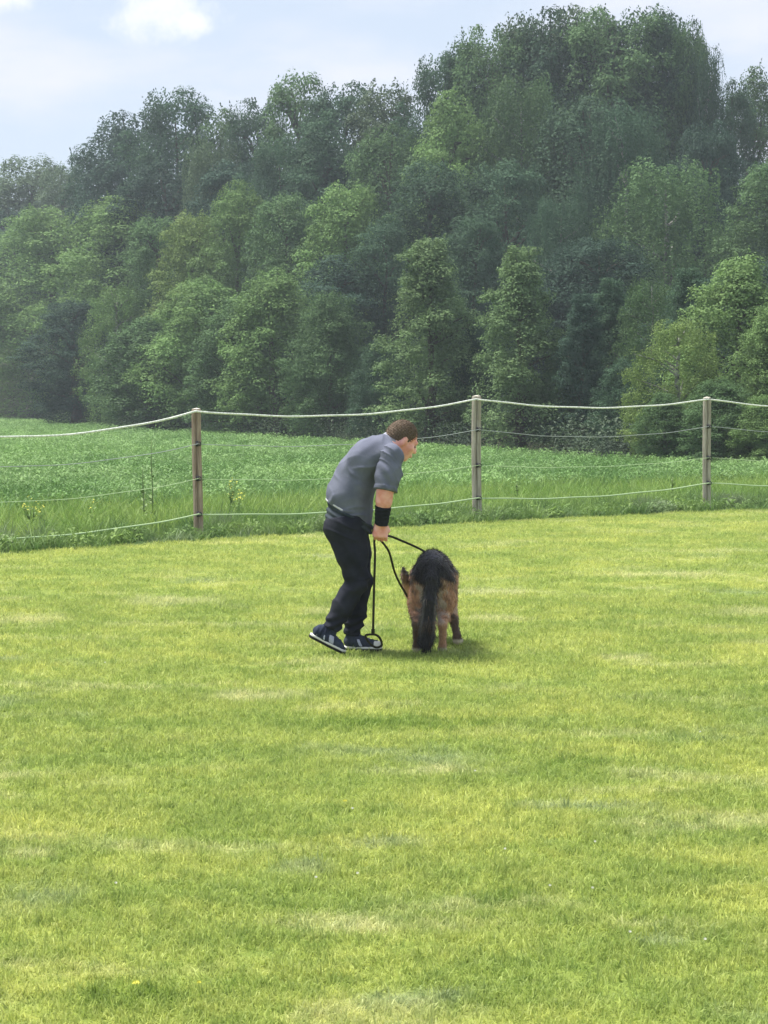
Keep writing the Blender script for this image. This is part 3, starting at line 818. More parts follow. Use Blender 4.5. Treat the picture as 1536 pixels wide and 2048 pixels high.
# ------------------------------------------------------------------ small plants that stand out
m_yel, *_ = new_mat('yellow_petals', 0.6, (0.62, 0.60, 0.09), 0.2)
m_wht, *_ = new_mat('white_petals', 0.6, (0.8, 0.8, 0.74), 0.2)
m_stem, *_ = new_mat('green_stem', 0.6, (0.12, 0.2, 0.05), 0.2)
m_dock, N, L, b = new_mat('dock_stalk', 0.7, (0.15, 0.22, 0.08), 0.2)
def flowering(px, py_top, Y, label, n_br=6, seed=0):
    top = at(px, py_top, Y); r = np.random.default_rng(seed)
    t = empty('flowering_weed', (top.x, Y, 0), label, 'plant', 'yellow flowering weeds behind the fence')
    mb = MB(); fl = MB(); lf = MB()
    for i in range(n_br):
        a = r.uniform(0, 6.28); sp = r.uniform(.02, .12); h = top.z * r.uniform(.72, 1.0)
        e = Vector((sp * math.cos(a), sp * math.sin(a), h))
        mb.tube([(0, 0, 0), (e.x * .3, e.y * .3, h * .5), e], [.006, .005, .003], 5)
        for q in range(5):
            c = e + Vector(r.normal(0, .022, 3)) ; d = r.uniform(.007, .012); a2 = r.uniform(0, 6.28)
            ux = Vector((math.cos(a2), math.sin(a2), r.uniform(-.5, .5))).normalized() * d; uy = Vector((-ux.y, ux.x, d * .5))
            fl.add([c - ux, c - uy, c + ux, c + uy], [(0, 1, 2, 3)])
        for q in range(4):
            c = e * r.uniform(.2, .75); a2 = r.uniform(0, 6.28); l = r.uniform(.05, .1)
            dx = Vector((math.cos(a2), math.sin(a2), .3)) * l; sd = Vector((-math.sin(a2), math.cos(a2), 0)) * l * .2
            lf.add([c, c + dx * .5 + sd, c + dx, c + dx * .5 - sd], [(0, 1, 2, 3)])
    mb.build('stem', m_stem, t); tag(fl.build('flowers', m_yel, t, smooth=False), kind='stuff'); lf.build('leaves', m_stem, t, smooth=False)
flowering(64, 1000, 23.5, 'yellow flowering weed nearest the left frame edge', 9, 1)
flowering(84, 1010, 23.3, 'small yellow flowering weed just right of the leftmost one', 4, 2)
flowering(182, 1000, 24.2, 'single yellow flower stem midway between frame edge and brown post', 2, 3)
flowering(462, 962, 26.0, 'tall yellow flowering weed right of the brown post', 6, 4)
flowering(475, 985, 25.4, 'low yellow flowering weed just right of the tall one', 6, 5)
def stalk(px, top, Y, label, seed):
    tp = at(px, top, Y); r = np.random.default_rng(seed)
    t = empty('tall_weed', (tp.x, Y, 0), label, 'plant', 'tall weed stalks in the unmown strip')
    mb = MB(); mb.tube([(0, 0, 0), (.01, 0, tp.z * .4), (-.005, 0, tp.z * .75), (0, 0, tp.z)], [.010, .009, .007, .003], 6)
    mb.build('stem', m_dock, t); lf = MB()
    for q in range(34):
        z = tp.z * r.uniform(.12, 1.0); a2 = r.uniform(0, 6.28); l = r.uniform(.04, .12) * (1.3 - z / tp.z)
        dx = Vector((math.cos(a2), math.sin(a2), .5)) * l; sd = Vector((-math.sin(a2), math.cos(a2), 0)) * l * .25
        c = Vector((0, 0, z)); lf.add([c, c + dx * .5 + sd, c + dx, c + dx * .5 - sd], [(0, 1, 2, 3)])
    lf.build('leaves', m_dock, t, smooth=False)
stalk(303, 880, 24.5, 'tall dark weed stalk left of the brown fence post', 7)
stalk(286, 930, 24.8, 'thinner weed stalk just left of the tallest one', 8)
stalk(1034, 965, 29.0, 'thin weed stalk right of the middle grey post', 9)
stalk(1345, 955, 30.0, 'thin weed stalk left of the right grey post', 10)
# dandelions and white clover heads in the lawn
def lawn_flower(px, py, mat, name, label, cat, group, s):
    Y = ground_depth(py); p = at(px, py, Y)
    mb = MB(); m = 9
    for lvl, (rr, z) in enumerate(((1.0, .0), (.62, .35))):
        for i in range(m):
            a = 6.283 * i / m + lvl * .35; b2 = a + .45
            mb.add([(0, 0, .035 + z * s), (rr * s * math.cos(a), rr * s * math.sin(a), .038 + z * s), (rr * 1.08 * s * math.cos(a + .22), rr * 1.08 * s * math.sin(a + .22), .042 + z * s), (rr * s * math.cos(b2), rr * s * math.sin(b2), .038 + z * s)], [(0, 1, 2, 3)])
    o = mb.build(name, mat, None, smooth=False); o.location = (p.x, p.y, 0)
    tag(o, label, cat, group)
lawn_flower(272, 1995, m_yel, 'dandelion', 'yellow dandelion at the lower left of the lawn', 'flower', 'dandelions in the lawn', .011)
lawn_flower(398, 1994, m_yel, 'dandelion', 'small yellow dandelion right of the brightest one at lower left', 'flower', 'dandelions in the lawn', .006)
lawn_flower(690, 1622, m_yel, 'dandelion', 'yellow dandelion in the middle of the lawn below the man', 'flower', 'dandelions in the lawn', .008)
for i, (px, py) in enumerate(((705, 1637), (715, 1770), (632, 1778), (1100, 1795), (1190, 1705), (1010, 1720), (210, 1338), (232, 1790), (1260, 1890), (1185, 1800), (950, 1560), (1400, 1480), (1410, 1905))):
    lawn_flower(px, py, m_wht, 'clover_flower', 'tiny white clover head in the mown lawn', 'flower', 'white clover heads in the lawn', .0045)

# ------------------------------------------------------------------ signed-distance modelling for the man and the dog
class SDF:
    def __init__(s, lo, hi, res):
        s.lo = np.array(lo, float); s.res = res
        s.n = np.ceil((np.array(hi) - s.lo) / res).astype(int) + 1
        s.ax = [s.lo[i] + res * np.arange(s.n[i]) for i in range(3)]
        s.D = np.full(s.n, 0.5, dtype=np.float32)
    def _box(s, lo, hi):
        sl = []
        for i in range(3):
            a = int(max(0, math.floor((lo[i] - s.lo[i]) / s.res))); b = int(min(s.n[i], math.ceil((hi[i] - s.lo[i]) / s.res) + 1))
            if b <= a: return None, None
            sl.append(slice(a, b))
        G = np.meshgrid(*[s.ax[i][sl[i]] for i in range(3)], indexing='ij')
        return tuple(sl), np.stack(G, -1)
    def _merge(s, sl, d, k):
        o = s.D[sl]
        h = np.clip(0.5 + 0.5 * (o - d) / k, 0, 1)
        s.D[sl] = o * (1 - h) + d * h - k * h * (1 - h)
    def cone(s, a, b, ra, rb, k=0.02, flat=None):
        a = np.array(a, float); b = np.array(b, float); m = max(ra, rb) * (1.0 if flat is None else max(1, flat[1])) + k + .03
        sl, P = s._box(np.minimum(a, b) - m, np.maximum(a, b) + m)
        if sl is None: return s
        ab = b - a; h = np.clip(((P - a) @ ab) / (ab @ ab + 1e-12), 0, 1)
        w = P - a - h[..., None] * ab
        if flat is not None:
            nv = np.array(flat[0], float); nv /= np.linalg.norm(nv)
            w = w - nv * ((w @ nv) * (1 - 1 / flat[1]))[..., None]
        s._merge(sl, np.linalg.norm(w, axis=-1) - (ra + (rb - ra) * h), k); return s
    def chain(s, pts, rads, k=0.02, flat=None):
        for i in range(len(pts) - 1): s.cone(pts[i], pts[i + 1], rads[i], rads[i + 1], k, flat)
        return s
    def ell(s, c, r, M=None, k=0.02):
        c = np.array(c, float); r = np.array(r, float); m = r.max() + k + .03
        sl, P = s._box(c - m, c + m)
        if sl is None: return s
        q = P - c
        if M is not None: q = q @ np.array(M)
        k0 = np.linalg.norm(q / r, axis=-1); k1 = np.linalg.norm(q / r ** 2, axis=-1) + 1e-9
        s._merge(sl, k0 * (k0 - 1) / k1, k); return s
    def grid(s):
        return np.meshgrid(*s.ax, indexing='ij')
    def cut(s, p, nrm):
        """keeps the side nrm points away from"""
        X, Y, Z = s.grid(); nrm = np.array(nrm, float); nrm /= np.linalg.norm(nrm)
        s.D = np.maximum(s.D, ((X - p[0]) * nrm[0] + (Y - p[1]) * nrm[1] + (Z - p[2]) * nrm[2]).astype(np.float32)); return s
    def warp(s, fn):
        s.D = s.D + fn(*s.grid()).astype(np.float32); return s
    def arrays(s):
        V = s.D; n = np.array(V.shape)
        m = n - 1; acc = np.zeros((*m, 3)); cnt = np.zeros(m)
        cs = [(i, j, k) for i in (0, 1) for j in (0, 1) for k in (0, 1)]
        sub = lambda c: V[c[0]:c[0] + m[0], c[1]:c[1] + m[1], c[2]:c[2] + m[2]]
        for c in cs:
            for a in range(3):
                if c[a]: continue
                d = list(c); d[a] = 1; v0, v1 = sub(c), sub(d); cr = (v0 < 0) != (v1 < 0)
                t = np.where(cr, v0 / (v0 - v1 + 1e-12 * (v0 == v1)), 0)
                for q in range(3):
                    acc[..., q] += np.where(cr, c[q] + (t if q == a else 0), 0)
                cnt += cr
        act = cnt > 0; ids = -np.ones(m, int); ids[act] = np.arange(act.sum())
        I = np.argwhere(act); P = (I + acc[act] / cnt[act][:, None]) * s.res + s.lo
        F = []
        for a in range(3):
            b, c = (a + 1) % 3, (a + 2) % 3
            sa = [slice(None)] * 3; sb = [slice(None)] * 3; sa[a] = slice(0, -1); sb[a] = slice(1, None)
            v0, v1 = V[tuple(sa)], V[tuple(sb)]
            cr = (v0 < 0) != (v1 < 0)
            E = np.argwhere(cr); ok = (E[:, b] > 0) & (E[:, c] > 0) & (E[:, b] < m[b]) & (E[:, c] < m[c]); E = E[ok]
            if not len(E): continue
            neg = v0[tuple(E.T)] < 0
            def cid(db, dc):
                e = E.copy(); e[:, b] -= db; e[:, c] -= dc; return ids[tuple(e.T)]
            q = np.stack([cid(1, 1), cid(0, 1), cid(0, 0), cid(1, 0)], 1)
            q[~neg] = q[~neg][:, ::-1]; F.append(q)
        return P, np.concatenate(F)
    def mesh(s, name):
        P, F = s.arrays(); return mesh_np(name, P, F, True)
def rotm(yaw=0, pitch=0, roll=0):
    return Matrix.Rotation(yaw, 3, 'Z') @ Matrix.Rotation(pitch, 3, 'Y') @ Matrix.Rotation(roll, 3, 'X')
def bounds(pts, m):
    A = np.array(pts, float); return A.min(0) - m, A.max(0) + m

# ------------------------------------------------------------------ the man
MY = 12.2
W = lambda px, py, dy=0.0: np.array(at(px, py, MY + dy))
def fabric(name, col_a, col_b, scale=60, bump=0.4, spec=0.15, rough=0.9):
    m, N, L, b = new_mat(name, rough, spec=spec)
    a = n_noise(N, L, n_pos(N, L), scale, 4, 0.6); f = n_noise(N, L, n_pos(N, L), 9, 3, 0.5)
    c = n_mix(N, L, n_step(N, L, f, .3, .7), col_a, col_b); L.new(c, b.inputs['Base Color'])
    add_bump(N, L, b, a, bump, 0.003)
    return m
m_skin, N, L, b = new_mat('skin', 0.55, spec=0.35)
a = n_noise(N, L, n_pos(N, L), 18, 3, 0.5)
L.new(n_mix(N, L, n_step(N, L, a, .35, .65), (0.72, 0.30, 0.25), (0.84, 0.45, 0.40)), b.inputs['Base Color'])
b.inputs['Subsurface Weight'].default_value = 0.08; b.inputs['Subsurface Radius'].default_value = (.02, .008, .004)
m_shirt = fabric('grey_blue_shirt', (0.110, 0.120, 0.165), (0.150, 0.162, 0.215))
m_under_shirt = fabric('dark_slate_cloth', (0.030, 0.040, 0.052), (0.052, 0.064, 0.078))
m_trim = fabric('light_trim', (0.55, 0.55, 0.62), (0.65, 0.65, 0.7))
m_trouser = fabric('navy_trousers', (0.015, 0.017, 0.027), (0.026, 0.028, 0.040), 80, 0.5)
m_brace = fabric('black_sleeve', (0.010, 0.012, 0.016), (0.016, 0.018, 0.024))
m_hair, N, L, b = new_mat('brown_hair', 0.75, spec=0.3)
a = n_noise(N, L, n_pos(N, L, (1, 1, .4)), 130, 3, 0.6)
L.new(n_mix(N, L, a, (0.055, 0.034, 0.022), (0.20, 0.145, 0.10)), b.inputs['Base Color']); add_bump(N, L, b, a, 0.9, 0.006)
m_shoe = fabric('shoe_mesh_blue_grey', (0.015, 0.02, 0.04), (0.05, 0.065, 0.10), 90)
m_patch = fabric('shoe_side_stripes', (0.34, 0.36, 0.50), (0.50, 0.52, 0.66), 90)
m_shoe_dark = fabric('shoe_mesh_dark', (0.02, 0.028, 0.045), (0.05, 0.06, 0.085), 90)
m_midsole, *_ = new_mat('white_midsole', 0.6, (0.70, 0.70, 0.66), 0.3)
m_sole, *_ = new_mat('black_rubber_sole', 0.7, (0.012, 0.012, 0.013), 0.3)
m_eye, *_ = new_mat('dark_eye', 0.2, (0.02, 0.015, 0.012), 0.5)

man = empty('person', tuple(W(690, 1310)[:2]) + (0.0,), 'man in a grey-blue shirt and dark trousers bending over the dog and holding its leash', 'person')
# joints: n = right side (towards the camera), f = left side
hip_n, hip_f = W(694, 1052, -.085), W(698, 1050, .085)
kn_n, kn_f = W(713, 1163, -.095), W(721, 1168, .085)
an_n, an_f = W(664, 1254, -.10), W(704, 1266, .09)
sh_n, sh_f = W(783, 912, -.165), W(779, 908, .16)
el_n, el_f = W(770, 982, -.20), W(772, 975, .17)
wr_n, wr_f = W(763, 1046, -.17), W(762, 1044, .06)
head_c = W(805, 880, .01)
HM = rotm(R(14), R(30))           # face turned right, down and a little away
hl = lambda x, y, z: head_c + np.array(HM @ Vector((x, y, z)))
# body: one continuous surface from head to feet
pts = [hip_n, hip_f, an_n, an_f, W(650, 1000), W(845, 850), sh_n, sh_f, el_n, el_f, W(650, 1300), W(760, 1305)]
lo, hi = bounds(pts, .13); lo[2] = 0.005
B = SDF(lo, hi, 0.006)
B.ell(hl(-.012, 0, .018), (.092, .073, .094), HM, .02)
B.ell(hl(.030, 0, -.045), (.062, .054, .070), HM, .025)
B.ell(hl(.062, 0, -.093), (.022, .026, .018), HM, .02)            # chin
B.cone(hl(.086, 0, .006), hl(.102, 0, -.026), .009, .013, .014)    # nose
B.cone(hl(.078, .032, .022), hl(.078, -.032, .022), .012, .012, .015)  # brow
B.ell(hl(.092, 0, -.062), (.011, .024, .012), HM, .01)             # lips
for s in (-1, 1):
    B.ell(hl(-.005, s * .074, -.010), (.020, .009, .031), HM, .006)  # ear
    B.ell(hl(.060, s * .040, -.022), (.022, .018, .02), HM, .02)     # cheek
neck = W(782, 893, .0)
B.cone(hl(-.03, 0, -.05), neck, .056, .060, .03)
B.chain([neck, W(752, 905), W(712, 955), W(696, 1015), W(699, 1045)], [.060, .080, .085, .080, .080], .04, ((0, 1, 0), 1.35))
for sh, el, wr in ((sh_n, el_n, wr_n), (sh_f, el_f, wr_f)):
    B.cone(W(770, 906, (sh[1] - MY) * .4), sh, .055, .052, .03)
    B.chain([sh, el, wr], [.055, .047, .032], .015)
    mid = el * .7 + wr * .3; B.cone(el, mid, .046, .050, .02)
for hp, kn, an in ((hip_n, kn_n, an_n), (hip_f, kn_f, an_f)):
    B.chain([hp, kn, an], [.082, .045, .036], .02)
    B.cone(kn * .7 + an * .3 - np.array((.006, 0, 0)), kn * .4 + an * .6, .046, .040, .02)
PB, FB = B.arrays()
# right hand: a loosely closed fist round the leash
def hand(wr, elb, sgn, fwd):
    """returns arrays; palm hangs below the wrist, fingers curl towards fwd and back"""
    dn = (wr - elb); dn /= np.linalg.norm(dn)
    sd = np.array((0.0, sgn, 0.0)); sd = sd - dn * (sd @ dn); sd /= np.linalg.norm(sd)      # away from the body centre
    fw = np.cross(sd, dn); fw /= np.linalg.norm(fw)
    if fw[0] < 0: fw = -fw
    p = lambda a, b_, c: wr + dn * a + fw * b_ + sd * c
    lo, hi = bounds([p(-.05, -.06, -.06), p(.14, .08, .06), p(0, -.06, .06), p(.14, -.06, -.06), p(-.05, .08, .06)], .03)
    H = SDF(lo, hi, .003)
    H.cone(p(-.045, 0, 0), p(.01, 0, 0), .028, .025, .012)
    H.cone(p(.012, -.012, 0), p(.072, -.016, .0), .022, .026, .015, (fw, 1.25))
    H.cone(p(.012, .014, 0), p(.070, .020, .0), .020, .023, .015, (fw, 1.2))
    for i in range(4):
        f0 = -.030 + .022 * i; ln = (.80, .95, 1.0, .92)[i]
        k0 = p(.080, f0, .014); k1 = p(.080 + .026 * ln, f0 + .002, -.010); k2 = p(.080 + .016 * ln, f0 + .003, -.034); k3 = p(.066, f0 + .003, -.028)
        H.chain([k0, k1, k2, k3], [.0105, .0095, .0088, .0078], .004)
    H.chain([p(.020, .030, -.006), p(.048, .046, -.020), p(.070, .034, -.036), p(.078, .016, -.042)], [.013, .0115, .0105, .009], .008)
    return H.arrays(), p(.082, .0, -.020)
(PH1, FH1), grip = hand(wr_n, el_n, -1, 1)
(PH2, FH2), grip_f = hand(wr_f, el_f, 1, 1)
V = np.concatenate([PB, PH1, PH2]); F = np.concatenate([FB, FH1 + len(PB), FH2 + len(PB) + len(PH1)])
child_world('body', mesh_np('body', V, F, True), m_skin, man)
# eyes
for s in (-1, 1):
    e = SDF(hl(.078, s * .031, -.002) - .02, hl(.078, s * .031, -.002) + .02, .002)
    e.ell(hl(.078, s * .031, -.004), (.010, .012, .008), HM, .002)
    child_world('eye', e.mesh('eye'), m_eye, man)
# hair: short cap that leaves face and ears free
h = SDF(head_c - .16, head_c + .16, .004)
h.ell(hl(-.018, 0, .027), (.092, .078, .091), HM, .01)
h.ell(hl(-.052, 0, -.005), (.060, .072, .075), HM, .02)
h.cut(hl(.050, 0, .030), HM @ Vector((1, 0, -.55)))
h.cut(hl(-.02, 0, -.022), HM @ Vector((.45, 0, -1)))
h.warp(lambda X, Y, Z: .0025 * np.sin(X * 310) * np.sin(Z * 270 + Y * 150))
child_world('hair', h.mesh('hair'), m_hair, man)
nv = len(h.arrays()[0]); Ph, _ = h.arrays(); rr = np.random.default_rng(4); pk = rr.choice(len(Ph), 5200); pp = Ph[pk]
nn = pp - head_c; nn /= np.linalg.norm(nn, axis=1, keepdims=True)
fl_ = np.tile(np.array(HM @ Vector((.8, 0, .1))), (len(pp), 1)) * .7; dd_ = nn * .55 + fl_ + rr.normal(0, .3, pp.shape); dd_ /= np.linalg.norm(dd_, axis=1, keepdims=True)
sdv = np.cross(dd_, rr.normal(size=dd_.shape)); sdv /= np.linalg.norm(sdv, axis=1, keepdims=True)
hl_n = rr.uniform(.004, .010, (len(pp), 1))
Vs = np.stack([pp - sdv * .0012, pp + sdv * .0012, pp + dd_ * hl_n], 1).reshape(-1, 3)
hs_o = child_world('hair_strands', mesh_np('hair_strands', Vs, np.arange(len(Vs)).reshape(-1, 3)), m_hair, man); tag(hs_o, kind='stuff')
# shirt
def folds(cx, cz, amp, ax, az, fr):
    return lambda X, Y, Z: amp * np.sin((X * ax + Z * az) * fr + 2.0 * np.sin(Z * 9 + Y * 7)) * np.clip(1 - ((X - cx) ** 2 + (Z - cz) ** 2) / .05, 0, 1)
S = SDF(*bounds([W(640, 1080), W(850, 850), sh_n, sh_f, el_n, el_f], .12), .006)
S.chain([W(771, 897), W(742, 914), W(715, 950), W(699, 990), W(700, 1030)], [.078, .112, .122, .130, .136], .05, ((0, 1, 0), 1.28))
S.cone(W(752, 898), W(784, 888), .066, .066, .03, ((0, 1, 0), 1.4))
for sgn in (-1, 1):
    S.cone(W(728, 922, sgn * .09), W(762, 908, sgn * .10), .095, .085, .04)
for sh in (sh_n, sh_f):
    S.cone(W(765, 905, (sh[1] - MY) * .55), sh * .9 + W(765, 905, (sh[1] - MY) * .55) * .1, .085, .066, .04)
def crease(t): return (1 - np.abs(np.sin(t))) ** 2.5
def cloth(X, Y, Z, amp, ax, az, fr, ay=0.3, seed=0.0):
    """narrow raised folds running across (ax, az), fading in and out"""
    w = np.clip(np.sin(X * 19 + seed * 3 + Y * 11) * np.sin(Z * 15 + seed + Y * 6) * 1.6 + .35, 0, 1)
    return -amp * crease((X * ax + Z * az + Y * ay) * fr * .5 + 1.3 * np.sin(X * 13 + Y * 9 + seed) + .9 * np.sin(Z * 21 + seed)) * w
S.warp(lambda X, Y, Z: cloth(X, Y, Z, .0075, -.5, 1.0, 52, .35, 1.0))
S.warp(lambda X, Y, Z: cloth(X, Y, Z, .0060, .9, .5, 44, -.3, 2.7))
S.warp(lambda X, Y, Z: .0025 * np.sin(X * 38 - Z * 22 + 3 * np.sin(Z * 11 + Y * 8)))
S.warp(lambda X, Y, Z: cloth(X, Y, Z, .0070, -.55, 1.0, 96, .2, .4) * np.clip((1.0 - Z) / .15, 0, 1))
# hem, cuffs, neck
hemn = np.array((W(748, 1056) - W(650, 1000))); hem_n = np.array((hemn[2], 0, -hemn[0])); hem_p = W(650, 1001)
S.cut(hem_p, hem_n)
S.cut(W(786, 884), np.array((W(812, 868) - W(778, 895))))
shirt = child_world('shirt', S.mesh('shirt'), m_shirt, man)
for sh, el, sg in ((sh_n, el_n, -1), (sh_f, el_f, 1)):
    inn = W(765, 905, (sh[1] - MY) * .55); Q = SDF(*bounds([inn, sh, el], .13), .005)
    Q.cone(sh * .86 + inn * .14, sh, .066, .069, .03)
    Q.chain([sh, sh * .5 + el * .5, el * .97 + sh * .03], [.069, .076, .070], .025)
    d = (el - sh) / np.linalg.norm(el - sh)
    Q.warp(lambda X, Y, Z: cloth(X, Y, Z, .008, .7, 1.0, 90, .3, 5.0))
    Q.warp(lambda X, Y, Z: .003 * np.sin((X * .6 + Z) * 60 + 2.5 * np.sin(X * 30 + Y * 21)))
    Q.warp(lambda X, Y, Z: -.0035 * (np.abs((X - el[0]) * d[0] + (Y - el[1]) * d[1] + (Z - el[2]) * d[2] + .016) < .012))
    Q.cut(el, d)
    child_world('sleeve', Q.mesh('sleeve'), m_shirt, man)
# collar
Cc = SDF(W(790, 888) - .12, W(790, 888) + .12, .004)
cd = head_c - W(764, 910); cd /= np.linalg.norm(cd); nk0 = W(783, 887)
Cc.cone(nk0 - cd * .03, nk0 + cd * .03, .080, .074, .006)
Cc.cut(nk0 + cd * .026, cd); Cc.cut(nk0 - cd * .016, -cd)
Cc.warp(lambda X, Y, Z: .002 * np.sin(X * 90 + Y * 60))
child_world('collar', Cc.mesh('collar'), fabric('pale_collar', (.30, .31, .37), (.38, .39, .44)), man)
# dark layer below the shirt hem
U = SDF(*bounds([W(640, 1100, -.1), W(770, 960, .1)], .16), .006)
U.chain([W(715, 950), W(700, 992), W(698, 1040), W(699, 1056)], [.105, .119, .134, .134], .05, ((0, 1, 0), 1.27))
U.warp(lambda X, Y, Z: .0045 * np.sin((X * .55 + Z) * 150 + 1.6 * np.sin(X * 22 + Y * 9)))
U.cut(W(652, 1046), np.array((-.25, 0, -1.0))); hn0 = hem_n / np.linalg.norm(hem_n); U.cut(hem_p - hn0 * .012, -hn0)
child_world('undershirt', U.mesh('undershirt'), m_under_shirt, man)
# pale trim along the back of the hem
Tm = SDF(*bounds([W(640, 1080, -.1), W(770, 960, .1)], .16), .004)
Tm.chain([W(715, 950), W(699, 990), W(700, 1030)], [.124, .1335, .1395], .05, ((0, 1, 0), 1.28))
hn = hem_n / np.linalg.norm(hem_n)
Tm.cut(hem_p - hn * .004, hn); Tm.cut(hem_p - hn * .016, -hn); Tm.cut(W(690, 1010), (1, 0, 0))
child_world('hem_trim', Tm.mesh('hem_trim'), m_trim, man)
# trousers
Tr = SDF(*bounds([W(640, 1020), W(760, 1290), hip_n, hip_f, an_n, an_f], .12), .006)
Tr.chain([W(699, 1020), W(697, 1062)], [.119, .119], .05, ((0, 1, 0), 1.26))
for hp, kn, an, sg in ((hip_n, kn_n, an_n, -1), (hip_f, kn_f, an_f, 1)):
    Tr.cone(hp, hp * .5 + kn * .5 + np.array((.002, 0, 0)), .114, .096, .05)
    Tr.cone(hp * .5 + kn * .5, kn, .093, .070, .03)
    Tr.cone(kn, kn * .45 + an * .55, .069, .064, .03)
    Tr.cone(kn * .45 + an * .55, an, .062, .052, .03)
Tr.cone(W(672, 1056, -.06), W(672, 1056, .06), .07, .07, .05)
Tr.warp(lambda X, Y, Z: .006 * np.sin(Z * 62 + 2.5 * np.sin(X * 16 + Y * 11)) * np.exp(-((Z - W(700, 1165)[2]) / .10) ** 2))
Tr.warp(lambda X, Y, Z: .007 * np.sin(Z * 120 + 2.0 * np.sin(X * 25 + Y * 17)) * np.exp(-((Z - W(680, 1250)[2]) / .07) ** 2))
Tr.warp(lambda X, Y, Z: .003 * np.sin(X * 60 + Z * 24 + 2 * np.sin(Z * 11)))
Tr.warp(lambda X, Y, Z: cloth(X, Y, Z, .007, .5, 1.0, 60, .2, 3.0))
Tr.cut(W(652, 1036), (-.2, 0, 1))
for kn, an in ((kn_n, an_n), (kn_f, an_f)):
    d = (an - kn) / np.linalg.norm(an - kn); X, Y, Z = Tr.grid()
    pl = (X - an[0]) * d[0] + (Y - an[1]) * d[1] + (Z - an[2]) * d[2] - .012
    Tr.D = np.where(((Y < MY) if an[1] < MY else (Y >= MY)) & (Z < an[2] + .2), np.maximum(Tr.D, pl.astype(np.float32)), Tr.D)
child_world('trousers', Tr.mesh('trousers'), m_trouser, man)
# black sleeve over the forearm
fa = (wr_n - el_n) / np.linalg.norm(wr_n - el_n)
q0 = el_n * .52 + wr_n * .48; q1 = wr_n * 1.0 + fa * .012
Bk = SDF(*bounds([q0, q1], .09), .004)
Bk.cone(q0, q1, .050, .040, .01); Bk.cut(q0, -fa); Bk.cut(q1, fa)
Bk.warp(lambda X, Y, Z: .0015 * np.sin(Z * 260))
child_world('forearm_sleeve', Bk.mesh('forearm_sleeve'), m_brace, man)
# shoes
def shoe(ank, heel, toe, matu, label, dy):
    """ank: ankle joint; heel and toe: underside ends of the sole"""
    heel = np.array(heel); toe = np.array(toe)
    f = toe - heel; ln = np.linalg.norm(f); f /= ln
    s = np.array((0, 1.0, 0)); s = s - f * (s @ f); s /= np.linalg.norm(s); u = np.cross(f, s)
    if u[2] < 0: u = -u
    p = lambda a, b_, c: heel + f * a * ln + s * b_ + u * c
    lo, hi = bounds([ank, heel, toe, p(.5, .06, .1), p(.5, -.06, .1)], .08)
    U = SDF(lo, hi, .004)
    U.cone(p(.16, 0, .055), p(.42, 0, .055), .038, .040, .02, (s, 1.05))
    U.cone(p(.40, 0, .048), p(.84, 0, .036), .042, .030, .02, (s, 1.18))
    U.cone(p(.20, 0, .06), ank + np.array((.004, 0, -.005)), .040, .041, .02)
    U.cut(p(0, 0, .024), -u); dd = (ank - p(.2, 0, .05)); dd /= np.linalg.norm(dd); U.cut(ank + dd * .012, dd)
    U.warp(lambda X, Y, Z: .0015 * np.sin(((X - heel[0]) * f[0] + (Z - heel[2]) * f[2]) * 240))
    o = child_world('shoe', U.mesh('shoe'), matu, man); o['label'] = label
    def slab(name, c0, c1, grow, mat):
        Q = SDF(lo, hi, .004)
        Q.cone(p(.14, 0, .02), p(.50, .002, .02), .040 + grow, .043 + grow, .01, (s, 1.0)); Q.cone(p(.5, 0, .02), p(.86, 0, .02), .046 + grow, .036 + grow, .01, (s, 1.08))
        Q.cut(p(0, 0, c0), -u); Q.cut(p(0, 0, c1), u)
        child_world(name, Q.mesh(name), mat, o)
    slab('midsole', .015, .028, .0, m_midsole); slab('sole', .0, .0155, .003, m_sole)
    for i_, (a_, w_) in enumerate(((.08, .09), (.30, .05), (.46, .14)) if dy < 0 else ((.40, .08),)):
        Q = SDF(lo, hi, .004)
        Q.cone(p(.16, 0, .055), p(.42, 0, .055), .040, .042, .02, (s, 1.05)); Q.cone(p(.40, 0, .048), p(.84, 0, .036), .044, .032, .02, (s, 1.18))
        dv = f * .93 + u * .37
        Q.cut(p(0, 0, .030), -u); Q.cut(p(a_, 0, .05), -dv); Q.cut(p(a_ + w_, 0, .05), dv); Q.cut(p(0, 0, .075), u)
        child_world('side_panel', Q.mesh('side_panel'), m_patch, o)
    if dy > 0:
        Q = SDF(lo, hi, .004)
        Q.cone(p(.40, 0, .048), p(.84, 0, .036), .0445, .0325, .02, (s, 1.18)); Q.cut(p(.80, 0, .0), -f); Q.cut(p(0, 0, .030), -u); Q.cut(p(0, 0, .062), u)
        child_world('toe_cap', Q.mesh('toe_cap'), m_midsole, o)
    L_ = MB()
    for i in range(5):
        a = .36 + .07 * i
        L_.tube([p(a, -.032, .074 - .05 * (a - .36)), p(a + .02, 0, .094 - .055 * (a - .36)), p(a, .032, .074 - .05 * (a - .36))], .0032, 5)
    L_.build('laces', m_midsole, o, world=True)
heel_n = W(619, 1274, -.10); toe_n = W(688, 1313, -.10)
toe_n[2] = max(toe_n[2], .004)
shoe(an_n, heel_n, toe_n, m_shoe, 'blue-grey shoe with raised heel', -.1)
hf = W(688, 1299, .09); tf = W(764, 1302, .06); hf[2] = .006; tf[2] = .006
shoe(an_f, hf, tf, m_shoe_dark, 'dark shoe flat on the grass with pale sole edge', .09)

